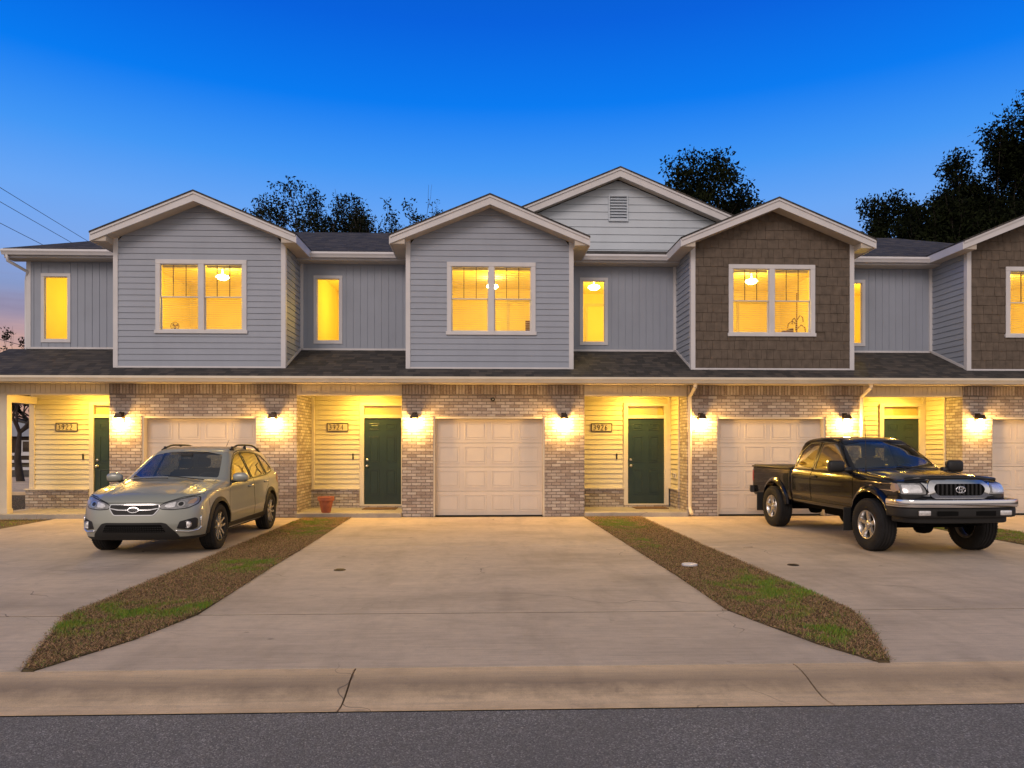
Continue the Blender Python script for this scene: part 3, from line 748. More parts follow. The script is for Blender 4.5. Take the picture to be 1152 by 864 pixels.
pl_labels = ['round ceiling light of the corner porch at the left end', 'round ceiling light of the porch with the terracotta pot', 'round ceiling light of the porch right of the empty driveway', 'round ceiling light of the porch behind the pickup']
P0 = empty('porch_ceiling_light')
s = MB(); s.lathe([(.13, 0), (.13, -.012), (.115, -.015)], 20); s.build('base', 'steel', P0, True)
s = MB(); s.lathe([(.112, -.016), (.10, -.035), (.06, -.05), (.01, -.056)], 20); s.build('lamp_glass', 'porchlamp', P0, True)
for i, x0 in enumerate(UX):
    o = P0 if i == 0 else copy_tree(P0); o.location = (x0 - 1.05, .75, 2.7605); tag(o, pl_labels[i], 'ceiling light', 'ceiling lights of the porches')
    bpy.context.view_layer.update()
rl_lab = ['glowing ceiling lamp seen in the right sash of the first bay window', 'glowing ceiling lamp between the sashes of the second bay window', 'round glowing ceiling lamp in the brown bay window above the pickup garage', 'glowing ceiling lamp in the bay window cut by the right edge']
R0 = empty('bedroom_ceiling_lamp')
s = MB(); s.lathe([(.06, .0), (.06, -.03), (.02, -.04), (.02, -.16)], 12); s.build('canopy', 'steel', R0, True)
s = MB(); s.lathe([(.03, -.16), (.13, -.19), (.15, -.23), (.09, -.28), (.01, -.29)], 20); s.build('lamp_shade', 'roomlamp', R0, True)
offs = [(1.75, 1.5), (1.88, 2.3), (1.89, 1.5), (2.0, 1.8)]
for i, x0 in enumerate(UX):
    o = R0 if i == 0 else copy_tree(R0); o.location = (x0 + offs[i][0], offs[i][1], 5.735); tag(o, rl_lab[i], 'ceiling lamp', 'ceiling lamps in the bedrooms')
    point((x0 + BOXW / 2, 1.3, 4.9), 108, (1, .62, .035))
    point((x0 - 1.2, 2.6, 5.0), 58, (1, .63, .05), r=.05)
o = copy_tree(R0); o.location = (UX[2] - 1.81, 2.3, 5.735); tag(o, 'glowing ceiling lamp at the top of the narrow window right of the second gable', 'ceiling lamp')
# things on show behind the panes
def sill_box(name, loc, sx, sy, sz, rz, lab, cat, mat='card'):
    s = MB(); s.bbox(-sx / 2, sx / 2, -sy / 2, sy / 2, 0, sz, .008); s.box(-sx / 2 - .002, sx / 2 + .002, -.02, .02, sz - .0, sz + .002)
    o = s.build(name, mat); o.location = loc; o.rotation_euler = (0, 0, rz); tag(o, lab, cat); return o
def table(loc, lab):
    o = tag(empty('side_table', loc), lab, 'table')
    s = MB(); s.bbox(-.35, .35, -.2, .2, .66, .69, .006); s.build('table_top', 'card', o)
    for a in (-.31, .31):
        for b in (-.16, .16): q = MB(); q.bbox(a - .02, a + .02, b - .02, b + .02, 0, .66, .004); q.build('leg', 'card', o)
table((UX[1] + 3.0, .5, 3.30), 'small brown table under the right corner of the second bay window')
sill_box('storage_box', (UX[1] + 2.72, .5, 3.991), .22, .2, .36, 0, 'square brown box in the right corner of the second bay window', 'box')
table((UX[1] + .75, .5, 3.30), 'small brown table under the left corner of the second bay window')
sill_box('loudspeaker_box', (UX[1] + .80, .5, 3.991), .14, .2, .36, 0, 'narrow brown box in the left corner of the second bay window', 'box')
table((UX[2] + 2.3, .5, 3.30), 'small brown table under the right sash of the brown bay window')
o = MB(); o.prism([(-.22, 0), (.18, 0), (.18, .22), (-.12, .13)], -.12, .12); o = o.build('slanted_box', 'card'); o.location = (UX[2] + 2.26, .5, 3.991); tag(o, 'slant topped brown box low in the right sash of the brown bay window', 'box')
# a floor fan / coat stand in the third bay, a small chair figure in the first
o = tag(empty('coat_stand', (UX[2] + 2.62, .62, 3.30)), 'thin coat stand with curled arms at the right of the brown bay window', 'coat stand')
s = MB(); s.tube([(0, 0, .0), (0, 0, 1.75)], .014, 8); s.build('pole', 'card', o)
for a in range(5):
    s = MB(); q = a * 1.26; c, d = math.cos(q), math.sin(q); zz = .92 + .05 * a
    s.tube([(0, 0, zz), (.10 * c, .10 * d, zz + .10), (.19 * c, .19 * d, zz + .04), (.2 * c, .2 * d, zz - .06)], .011, 6); s.build('hook', 'card', o)
s = MB(); s.lathe([(.16, 0), (.16, .02), (.02, .04)], 16); s.build('base', 'card', o)
table((UX[0] + 1.05, .5, 3.30), 'small brown table under the left sash of the first bay window')
o = tag(empty('desk_fan', (UX[0] + 1.08, .5, 3.991)), 'little dark desk fan in the lower left corner of the first bay window', 'fan')
s = MB(); s.lathe([(.08, 0), (.08, .015), (.02, .03), (.015, .14)], 14); s.build('base', 'card', o)
s = MB(); s.tube([(.09 * math.cos(t * PI / 10), -.03, .2 + .09 * math.sin(t * PI / 10)) for t in range(20)], .006, 6, closed=True)
for t in range(8): s.tube([(0, -.03, .2), (.09 * math.cos(t * PI / 4), -.03, .2 + .09 * math.sin(t * PI / 4))], .003, 4)
s.build('cage', 'card', o)
s = MB()
for t in range(3): q = t * 2.1; s.add([(0, -.01, .2), (.075 * math.cos(q), -.02, .2 + .075 * math.sin(q)), (.075 * math.cos(q + .8), .0, .2 + .075 * math.sin(q + .8))], [(0, 1, 2)])
s.build('blade', 'card', o)

# address signs
for x0, txt, ux in ((UX[0], '3922', -1.77), (UX[1], '3924', -1.76), (UX[2], '3926', -1.76), (UX[3], '3928', -2.02)):
    o = tag(empty('address_sign', (x0 + ux, 1.384, 1.98)), f'small framed number sign reading {txt} on cream siding left of the entry door', 'sign', 'house number signs')
    s = MB(); s.box(-.235, .235, -.012, -.002, -.085, .085); s.build('sign_face', 'sign_face', o)
    s = MB(); frame(s, -.25, .25, -.10, .10, -.022, 0, .018); s.build('sign_frame', 'black', o)
    s = MB(); digits(s, txt, -.20, -.058, .118, -.016, .0085); s.build('numerals', 'black', o)
# terracotta pot, door mats, camera
o = tag(empty('flower_pot', (-3.47, .02, .098)), 'empty terracotta flower pot on the porch floor under sign 3924', 'flower pot')
s = MB(); s.lathe([(.085, 0), (.10, .02), (.15, .26), (.15, .262), (.175, .262), (.18, .345), (.165, .35), (.155, .30), (.13, .27)], 24, cap=False); s.lathe([(0.001, 0), (.085, 0)], 24, cap=False); s.build('pot', 'terracotta', o, True, auto=40)
s = MB(); s.lathe([(.001, .285), (.155, .28)], 20, cap=False); s.build('soil', 'ground', o, True)
for x0, lab in ((UX[1], 'brown doormat on the porch with the terracotta pot'), (UX[2], 'brown doormat on the porch with the outlet plates, right of the empty driveway')):
    s = MB(); s.bbox(-.38, .38, -.24, .24, 0, .016, .005); o = s.build('doormat', 'mat'); o.location = (x0 - .70, .93, .099); tag(o, lab, 'doormat')
o = tag(empty('security_camera', (.12, -.001, 2.56)), 'small black security camera on the brick above the middle garage door', 'camera')
s = MB(); s.lathe([(.035, 0), (.035, -.02), (.012, -.03), (.012, -.06)], 12, axis='y'); s.build('bracket', 'black', o, True)
s = MB(); s.lathe([(.035, -.05), (.045, -.07), (.045, -.13), (.035, -.14)], 14, (0.02, 0, -.012), 'y'); s.build('camera_body', 'black', o, True)
s = MB(); s.lathe([(.02, -.141), (.001, -.143)], 12, (0.02, 0, -.012), 'y'); s.build('lens', 'chrome', o, True)
# outlet plate and tap on the third porch's side wall
o = tag(empty('outlet_box', (UX[2] - .115, .95, .85)), 'small outdoor outlet plates on the siding right of door 3926', 'outlet')
for dy in (-.07, .07):
    s = MB(); s.bbox(-.03, 0, dy - .035, dy + .035, -.06, .06, .004); q = s.build('cover', 'trim_warm', o)
    s = MB(); s.bbox(-.036, -.028, dy - .012, dy + .012, -.04, .04, .002); s.build('socket', 'black', q)
# utility caps
for nm, x, y, r, mt, lab, z in (('drain_cover', -1.84, -6.67, .075, 'metal_dark', 'small round rusty drain cover in the middle driveway near its left edge', .002),
                     ('drain_cover', 4.0, -6.5, .075, 'metal_dark', 'small round rusty drain cover in the driveway of the pickup', .002),
                     ('valve_cover', 2.62, -6.55, .10, 'trim', 'small pale valve cover set in the right grass strip', .03)):
    s = MB(); s.lathe([(r, -.02), (r, .002), (r * .93, .006), (r * .3, .007), (.001, .007)], 20, cap=False)
    for k in range(4): s.box(-r * .6, r * .6, -.004 + (k - 1.5) * .03, .004 + (k - 1.5) * .03, .0065, .0085)
    o = s.build(nm, mt); o.location = (x, y, z); tag(o, lab, 'cover')
# ------------------------------------------------------------------ implicit car bodies
def pch(xs, ys):
    xs, ys = np.array(xs, float), np.array(ys, float)
    if xs[0] > xs[-1]: xs, ys = xs[::-1], ys[::-1]
    h = np.diff(xs); d = np.diff(ys) / h; m = np.zeros(len(xs)); m[0], m[-1] = d[0], d[-1]
    for i in range(1, len(xs) - 1):
        if d[i - 1] * d[i] > 0:
            w1, w2 = 2 * h[i] + h[i - 1], h[i] + 2 * h[i - 1]; m[i] = (w1 + w2) / (w1 / d[i - 1] + w2 / d[i])
    def f(x):
        x = np.clip(x, xs[0], xs[-1]); i = np.clip(np.searchsorted(xs, x) - 1, 0, len(h) - 1); t = (x - xs[i]) / h[i]
        return ys[i] * (1 + 2 * t) * (1 - t) ** 2 + m[i] * h[i] * t * (1 - t) ** 2 + ys[i + 1] * t * t * (3 - 2 * t) + m[i + 1] * h[i] * t * t * (t - 1)
    return f
def smax(a, b, k):
    h = np.clip(.5 + .5 * (a - b) / k, 0, 1); return b + (a - b) * h + k * h * (1 - h)
def nets(F, lo, hi, h):
    ax = [np.arange(lo[i], hi[i] + h, h) for i in range(3)]
    X, Y, Z = np.meshgrid(*ax, indexing='ij'); V = F(X, Y, Z); ng = V < 0
    nx, ny, nz = V.shape; c = ng.astype(np.int8)
    sm = sum(c[a:nx - 1 + a, b:ny - 1 + b, d:nz - 1 + d] for a in (0, 1) for b in (0, 1) for d in (0, 1))
    act = (sm > 0) & (sm < 8); idx = -np.ones(act.shape, int); I = np.argwhere(act); idx[act] = np.arange(len(I))
    acc = np.zeros((len(I), 3)); cnt = np.zeros(len(I))
    cor = [(a, b, d) for a in (0, 1) for b in (0, 1) for d in (0, 1)]
    for p in cor:
        for k in range(3):
            if p[k]: continue
            q = list(p); q[k] = 1
            va = V[I[:, 0] + p[0], I[:, 1] + p[1], I[:, 2] + p[2]]; vb = V[I[:, 0] + q[0], I[:, 1] + q[1], I[:, 2] + q[2]]
            m = (va < 0) != (vb < 0); t = np.where(m, va / np.where(m, va - vb, 1), 0)
            pos = I + np.array(p); pos = pos.astype(float); pos[:, k] += t; acc[m] += pos[m]; cnt[m] += 1
    P = acc / cnt[:, None] * h + np.array(lo)
    faces = []
    for k in range(3):
        a = [slice(1, -1)] * 3; a[k] = slice(0, -1); b = list(a); b[k] = slice(1, None)
        A, Bv = ng[tuple(a)], ng[tuple(b)]; E = np.argwhere(A != Bv) + 1; E[:, k] -= 1
        o1, o2 = [(1, 2), (2, 0), (0, 1)][k]
        s = A[A != Bv]
        d1 = np.zeros(3, int); d1[o1] = 1; d2 = np.zeros(3, int); d2[o2] = 1
        q = [idx[tuple((E - u).T)] for u in (d1 * 0, d1, d1 + d2, d2)]
        Q = np.stack(q, 1); Q[~s] = Q[~s][:, ::-1]; faces.append(Q)
    return P, np.concatenate(faces)
def relax(F, P, h, n=4):
    e = 1e-3
    for _ in range(n):
        f = F(P[:, 0], P[:, 1], P[:, 2]); g = np.stack([F(P[:, 0] + e * (i == 0), P[:, 1] + e * (i == 1), P[:, 2] + e * (i == 2)) - f for i in range(3)], 1) / e
        st = -f[:, None] * g / np.maximum((g * g).sum(1), .05)[:, None]; l = np.linalg.norm(st, axis=1)[:, None]
        P = P + st * np.minimum(1, h * .4 / np.maximum(l, 1e-9))
    return P
def proj(F, a, b, axis, sgn=1, lo=-.1, hi=1.2):
    """outermost surface coordinate along an axis; a, b are the two other coordinates"""
    a, b = np.asarray(a, float), np.asarray(b, float)
    def ev(t):
        return F(a, t, b) if axis == 'y' else (F(t, a, b) if axis == 'x' else F(a, b, t))
    ts = np.linspace(hi, lo, 90) * sgn; res = np.full(a.shape, np.nan); prev = ev(np.full(a.shape, ts[0]))
    for t0, t1 in zip(ts[:-1], ts[1:]):
        cur = ev(np.full(a.shape, t1)); m = np.isnan(res) & (prev > 0) & (cur <= 0)
        res[m] = (t0 + (t1 - t0) * prev[m] / (prev[m] - cur[m])); prev = cur
    if np.isnan(res).any(): res[np.isnan(res)] = ts[-1] if not (~np.isnan(res)).any() else np.nanmean(res)
    for _ in range(6):
        f = ev(res); d = (ev(res + 1e-3) - f) / 1e-3; res = res - np.clip(f / np.where(np.abs(d) < .2, .2 * np.sign(d + 1e-9), d), -.02, .02)
    return res
def patch(F, poly, axis, sgn=1, off=.004, th=.015, res=.04, lo=-.1, hi=1.2, inner=None):
    """plate that follows the body: polygon in the plane across the axis; thickness goes inwards. inner: polygon cut out (ring)"""
    bm = bmesh.new()
    if inner:
        a = [bm.verts.new((p[0], p[1], 0)) for p in poly]; b = [bm.verts.new((p[0], p[1], 0)) for p in inner]; n = len(poly)
        for i in range(n): bm.faces.new((a[i], a[(i + 1) % n], b[(i + 1) % n], b[i]))
    else: bm.faces.new([bm.verts.new((p[0], p[1], 0)) for p in poly])
    xs = [p[0] for p in poly]; ys = [p[1] for p in poly]
    for k, (l, h_) in enumerate(((min(xs), max(xs)), (min(ys), max(ys)))):
        t = l + res
        while t < h_:
            no = (1, 0, 0) if k == 0 else (0, 1, 0); c = (t, 0, 0) if k == 0 else (0, t, 0)
            bmesh.ops.bisect_plane(bm, geom=bm.verts[:] + bm.edges[:] + bm.faces[:], plane_co=c, plane_no=no, dist=1e-5); t += res
    A = np.array([v.co.x for v in bm.verts]); B = np.array([v.co.y for v in bm.verts]); D = proj(F, A, B, axis, sgn, lo, hi)
    for v, d in zip(bm.verts, D): v.co.z = d + off * sgn
    if th:
        e = bmesh.ops.extrude_face_region(bm, geom=bm.faces[:])
        nv = {g for g in e['geom'] if isinstance(g, bmesh.types.BMVert)}
        for v in nv: v.co.z -= th * sgn
    for v in bm.verts:
        a, b, d = v.co; v.co = (a, d, b) if axis == 'y' else ((d, a, b) if axis == 'x' else (a, b, d))
    m = MB(); m.bm(bm); return m
def rounded(poly, r=.02, n=4):
    out = []; k = len(poly)
    for i in range(k):
        p0, p1, p2 = Vector(poly[i - 1]), Vector(poly[i]), Vector(poly[(i + 1) % k]); a, b = (p0 - p1), (p2 - p1); q = min(r, a.length * .45, b.length * .45)
        A, B = p1 + a.normalized() * q, p1 + b.normalized() * q
        for j in range(n + 1): t = j / n; out.append(tuple(A * (1 - t) ** 2 + 2 * p1 * t * (1 - t) + B * t * t))
    return out
def grow(poly, d):
    """offset a polygon outwards by d (d < 0 shrinks)"""
    k = len(poly); ar = sum(poly[i][0] * poly[(i + 1) % k][1] - poly[(i + 1) % k][0] * poly[i][1] for i in range(k)); s = 1 if ar > 0 else -1; out = []
    for i in range(k):
        p0, p1, p2 = Vector(poly[i - 1]), Vector(poly[i]), Vector(poly[(i + 1) % k]); e1, e2 = (p1 - p0).normalized(), (p2 - p1).normalized()
        n1, n2 = Vector((e1.y, -e1.x)) * s, Vector((e2.y, -e2.x)) * s; b = n1 + n2; b = b / max(.3, b.dot(n1)) if b.length > 1e-6 else n1; out.append(tuple(p1 + b * d))
    return out
def knife(bm, poly, axis, filt):
    """cut body faces along the polygon edges and return the faces inside"""
    ia, ib, ic = {'y': (0, 2, 1), 'x': (1, 2, 0)}[axis]; n = len(poly)
    for i in range(n):
        p, q = poly[i], poly[(i + 1) % n]; l0, l1 = min(p[0], q[0]) - .003, max(p[0], q[0]) + .003; m0, m1 = min(p[1], q[1]) - .003, max(p[1], q[1]) + .003
        fs = []
        for f in bm.faces:
            if not filt(f.calc_center_median(), f.normal): continue
            aa = [v.co[ia] for v in f.verts]; bb = [v.co[ib] for v in f.verts]
            if max(aa) >= l0 and min(aa) <= l1 and max(bb) >= m0 and min(bb) <= m1: fs.append(f)
        if not fs: continue
        no = [0, 0, 0]; no[ia] = q[1] - p[1]; no[ib] = -(q[0] - p[0]); co = [0, 0, 0]; co[ia], co[ib] = p
        geo = fs + list({e for f in fs for e in f.edges}) + list({v for f in fs for v in f.verts})
        bmesh.ops.bisect_plane(bm, geom=geo, plane_co=co, plane_no=no, dist=1e-4); bm.normal_update()
    cs = [(f, f.calc_center_median()) for f in bm.faces]
    cs = [(f, c) for f, c in cs if filt(c, f.normal)]
    ins = in_poly(np.array([c[ia] for f, c in cs]), np.array([c[ib] for f, c in cs]), poly)
    return [f for (f, c), k in zip(cs, ins) if k]
def split_off(bm, faces, name, mat, parent, inset=0.0, F=None):
    keep = {}; m = MB()
    vs = {v for f in faces for v in f.verts}
    for i, v in enumerate(vs): keep[v] = i; m.v.append(tuple(v.co - (v.normal * inset if inset else Vector((0, 0, 0)))))
    m.f = [tuple(keep[v] for v in f.verts) for f in faces]; m.m = [0] * len(m.f)
    me = bpy.data.meshes.new(name); me.from_pydata(m.v, [], m.f); me.materials.append(M[mat]); me.shade_smooth()
    o = bpy.data.objects.new(name, me); COL.objects.link(o); o.parent = parent
    bmesh.ops.delete(bm, geom=faces, context='FACES'); return o
def body_mesh(F, lo, hi, h):
    P, Q = nets(F, lo, hi, h); P = relax(F, P, h)
    bm = bmesh.new(); vs = [bm.verts.new(p) for p in P]
    for q in Q:
        try: bm.faces.new([vs[i] for i in q])
        except ValueError: pass
    bm.normal_update(); return bm
def finish(bm, name, mats, parent, black):
    for f in bm.faces: f.material_index = 1 if black(f.calc_center_median(), f.normal) else 0; f.smooth = True
    me = bpy.data.meshes.new(name); bm.to_mesh(me); bm.free()
    for m in mats: me.materials.append(M[m])
    me.set_sharp_from_angle(angle=R(50)); o = bpy.data.objects.new(name, me); COL.objects.link(o); o.parent = parent; return o
def ring_strip(F, cx, cz, r0, r1, a0, a1, sgn, off0, off1, name, mat, parent, squash=1.0, n=40, flat=None):
    """wheel arch flare that follows the body side"""
    m = MB(); k = 5; A = np.linspace(R(a0), R(a1), n); rows = []
    for j in range(k):
        t = j / (k - 1); r = r0 + (r1 - r0) * t; xs = cx + r * np.cos(A); zs = cz + r * np.sin(A) * squash
        y = np.maximum(proj(F, xs, zs, 'y', 1), flat if flat else 0) + off0 + (off1 - off0) * t ** 1.6; rows.append([(x, sgn * yy, z) for x, yy, z in zip(xs, y, zs)])
    inn = [(x, sgn * (abs(y) - .14), z) for x, y, z in rows[0]]; out = [(x, sgn * (abs(y) - .03), z) for x, y, z in rows[-1]]
    rows = [inn] + rows + [out]; v = [p for r in rows for p in r]; f = [(i * n + j, i * n + j + 1, (i + 1) * n + j + 1, (i + 1) * n + j) for i in range(len(rows) - 1) for j in range(n - 1)]
    f += [tuple(i * n for i in range(len(rows))), tuple(i * n + n - 1 for i in range(len(rows)))]
    m.add(v, f); return m.build(name, mat, parent, True, auto=50)
def seam(F, pts, sgn, parent, w=.0045, off=.0012, axis='y', name='door_seam'):
    pts2 = []
    for p, q in zip(pts[:-1], pts[1:]):
        L = math.dist(p, q); k = max(1, int(L / .04)); pts2 += [(p[0] + (q[0] - p[0]) * i / k, p[1] + (q[1] - p[1]) * i / k) for i in range(k)]
    pts2.append(pts[-1]); A = np.array(pts2); D = proj(F, A[:, 0], A[:, 1], axis, 1); m = MB(); n = len(A)
    T = np.gradient(A, axis=0); T /= np.maximum(np.linalg.norm(T, axis=1), 1e-9)[:, None]; N = np.stack([-T[:, 1], T[:, 0]], 1) * w
    L, Rr = A + N, A - N; dl, dr = proj(F, L[:, 0], L[:, 1], axis, 1), proj(F, Rr[:, 0], Rr[:, 1], axis, 1)
    mk = (lambda a, d, b: (a, sgn * (d + off), b)) if axis == 'y' else (lambda a, d, b: (d + off, a, b))
    vs = [mk(a, d, b) for (a, b), d in zip(L, dl)] + [mk(a, d, b) for (a, b), d in zip(Rr, dr)]
    m.add(vs, [(i, i + 1, n + i + 1, n + i) for i in range(n - 1)]); return m.build(name, 'under', parent)

def wheel(parent, x, y, r, rr, w, sgn, style):
    """tyre and alloy rim; sgn = +1 when the outer face looks along +y"""
    Wh = empty('wheel', (x, y, r), parent=parent)
    m = MB(); hw = w / 2
    prof = [(rr - .005, -hw * .80), (rr + .012, -hw * .92), ((r + rr) / 2, -hw * 1.02), (r - .03, -hw * .95), (r - .008, -hw * .80)]
    for k in range(5):
        a = -hw * .74 + k * hw * .37 * 1.0; prof += [(r, a - hw * .13 if k else a), (r, a + hw * .13), (r - .008, a + hw * .14), (r - .008, a + hw * .22)] if k < 4 else [(r, a - hw * .13), (r, a)]
    prof += [(r - .008, hw * .80), (r - .03, hw * .95), ((r + rr) / 2 + .01, hw * 1.03), (rr + .03, hw * .98), (rr + .012, hw * .92), (rr - .005, hw * .80)]
    m.lathe(prof, 56, axis='y', cap=False)
    for i in range(56):      # tread blocks at the shoulder
        a = 2 * PI * i / 56; c, s_ = math.cos(a), math.sin(a)
        for q in (-1, 1):
            t = .022 if style == 'truck' else .012; y0, y1 = q * hw * .62, q * hw * .93; P = []
            for da in (-t, t):
                for rrr, yy in ((r + .004, y0), (r - .016, y1), (r - .03, y1), (r - .01, y0)): P.append((rrr * math.cos(a + da), yy, rrr * math.sin(a + da)))
            m.add(P, [(0, 1, 2, 3), (7, 6, 5, 4), (0, 4, 5, 1), (1, 5, 6, 2)])
    t = m.build('tyre', 'rubber', Wh, True, auto=35)
    m = MB(); o = hw * sgn
    m.lathe([(rr, o * .86), (rr - .004, o * .93), (rr - .016, o * .90), (rr - .03, o * .70), (rr - .035, -o * .7), (rr, -o * .85)], 44, axis='y', cap=False)
    rim = m.build('rim', 'alloy' if style == 'truck' else 'clad', Wh, True, auto=35)
    m = MB(); m.lathe([(rr - .036, -o * .05), (rr - .036, -o * .12), (.001, -o * .12)], 30, axis='y', cap=False); m.build('brake_disc', 'under', rim, True, auto=35)
    n = 5
    for k in range(n):
        m = MB(); a = 2 * PI * k / n + PI / 2 + (.18 if x < -1 else 0)
        def P(rad, tang, yy): return (rad * math.cos(a) - tang * math.sin(a), yy, rad * math.sin(a) + tang * math.cos(a))
        if style == 'truck':
            secs = [(.045, .040, .66), (.10, .030, .74), (rr * .7, .032, .78), (rr - .02, .052, .84)]
            lay = [(0, secs)]
        else:
            lay = [(-1, [(.04, .026, .74), (.10, .021, .82), (rr * .72, .019, .86), (rr - .016, .022, .90)]), (1, [(.04, .026, .74), (.10, .021, .82), (rr * .72, .019, .86), (rr - .016, .022, .90)])]
        for side, secs in lay:
            vs = []
            for rad, hwid, dep in secs:
                c0 = side * (.018 + .17 * rad)
                vs += [P(rad, c0 - hwid, o * dep - .03 * sgn), P(rad, c0 - hwid * .75, o * dep), P(rad, c0 + hwid * .75, o * dep), P(rad, c0 + hwid, o * dep - .03 * sgn)]
            f = []
            for i in range(len(secs) - 1):
                for j in range(4): f.append((i * 4 + j, i * 4 + (j + 1) % 4, (i + 1) * 4 + (j + 1) % 4, (i + 1) * 4 + j))
            m.add(vs, f)
        m.build('spoke', 'alloy' if style == 'truck' else 'alloy_edge', rim, True, auto=30)
        if style != 'truck':
            m = MB(); vs = []
            for rad, hwid, dep in ((.05, .02, .70), (rr * .6, .035, .76), (rr - .02, .05, .80)): vs += [P(rad, -hwid, o * dep - .01 * sgn), P(rad, hwid, o * dep - .01 * sgn)]
            m.add(vs, [(0, 1, 3, 2), (2, 3, 5, 4)]); m.build('spoke_inlay', 'black', rim)
    m = MB(); m.lathe([(.065, o * .5), (.062, o * .76), (.05, o * .80), (.034, o * .82), (.03, o * .88), (.001, o * .885)], 20, axis='y', cap=False); m.build('hub_cap', 'alloy' if style == 'truck' else 'alloy_edge', rim, True, auto=35)
    return Wh
def oval(cx, cz, a, b, n=28, pw=2.0): return [(cx + a * math.copysign(abs(math.cos(2 * PI * i / n)) ** (2 / pw), math.cos(2 * PI * i / n)), cz + b * math.copysign(abs(math.sin(2 * PI * i / n)) ** (2 / pw), math.sin(2 * PI * i / n))) for i in range(n)]
def seat(parent, x, y, w=.5, mat='seat_cloth', wide=None):
    s = MB(); s.bbox(x - .25, x + .27, y - w / 2, y + w / 2, .42, .58, .05); s.build('seat', mat, parent, True)
    m = MB(); bm = bmesh.new(); bmesh.ops.create_cube(bm, size=1)
    for v in bm.verts: v.co = Vector((v.co.x * .13, v.co.y * w, v.co.z * .6))
    bmesh.ops.bevel(bm, geom=bm.edges[:], offset=.05, segments=3, affect='EDGES'); bmesh.ops.rotate(bm, verts=bm.verts, matrix=Matrix.Rotation(-.28, 3, 'Y')); bmesh.ops.translate(bm, verts=bm.verts, vec=(x - .30, y, .85)); m.bm(bm)
    b = m.build('seat_back', mat, parent, True)
    for yy in ((y,) if not wide else wide):
        m = MB(); m.bbox(x - .46, x - .36, yy - .12, yy + .12, 1.16, 1.33, .04); m.build('headrest', mat, b, True)
M['khaki'] = pbr('khaki_grey_car_paint', (.32, .335, .295), .34, .3, var=.02, vs=2, coat=.9)
M['navy'] = pbr('black_blue_car_paint', (.003, .004, .007), .16, 0.0, var=.05, vs=2, coat=.45, spec=.25)
M['car_glass'] = glass('car_glass', (.55, .60, .58), .95, .02, base=.09)
M['side_glass'] = glass('car_side_glass', (.30, .32, .32), 1.0, .02, base=.30)
M['alloy'] = pbr('silver_alloy', (.52, .51, .50), .3, .9, var=.05)
M['alloy_edge'] = pbr('machined_alloy', (.55, .55, .55), .28, .9, var=.05)
M['seat_cloth'] = pbr('dark_seat_cloth', (.035, .033, .032), .9)
M['seat_tan'] = pbr('tan_seat_cloth', (.20, .15, .09), .9)
M['lamp_lens'] = pbr('headlamp_lens', (.26, .26, .26), .2, .3, var=.4, vs=14, coat=.5)
M['lamp_inner'] = pbr('headlamp_reflector', (.75, .75, .76), .25, .5, var=.2, vs=25, coat=1.0)
M['amber'] = pbr('amber_lens', (.38, .26, .18), .2, 0, coat=1.0)
M['red_lens'] = pbr('red_tail_lens', (.35, .012, .01), .2, 0, coat=1.0)
M['mesh_grille'] = pbr('grille_mesh', (.012, .012, .012), .6)
M['clad'] = pbr('matt_black_cladding', (.010, .010, .010), .65, var=.1)

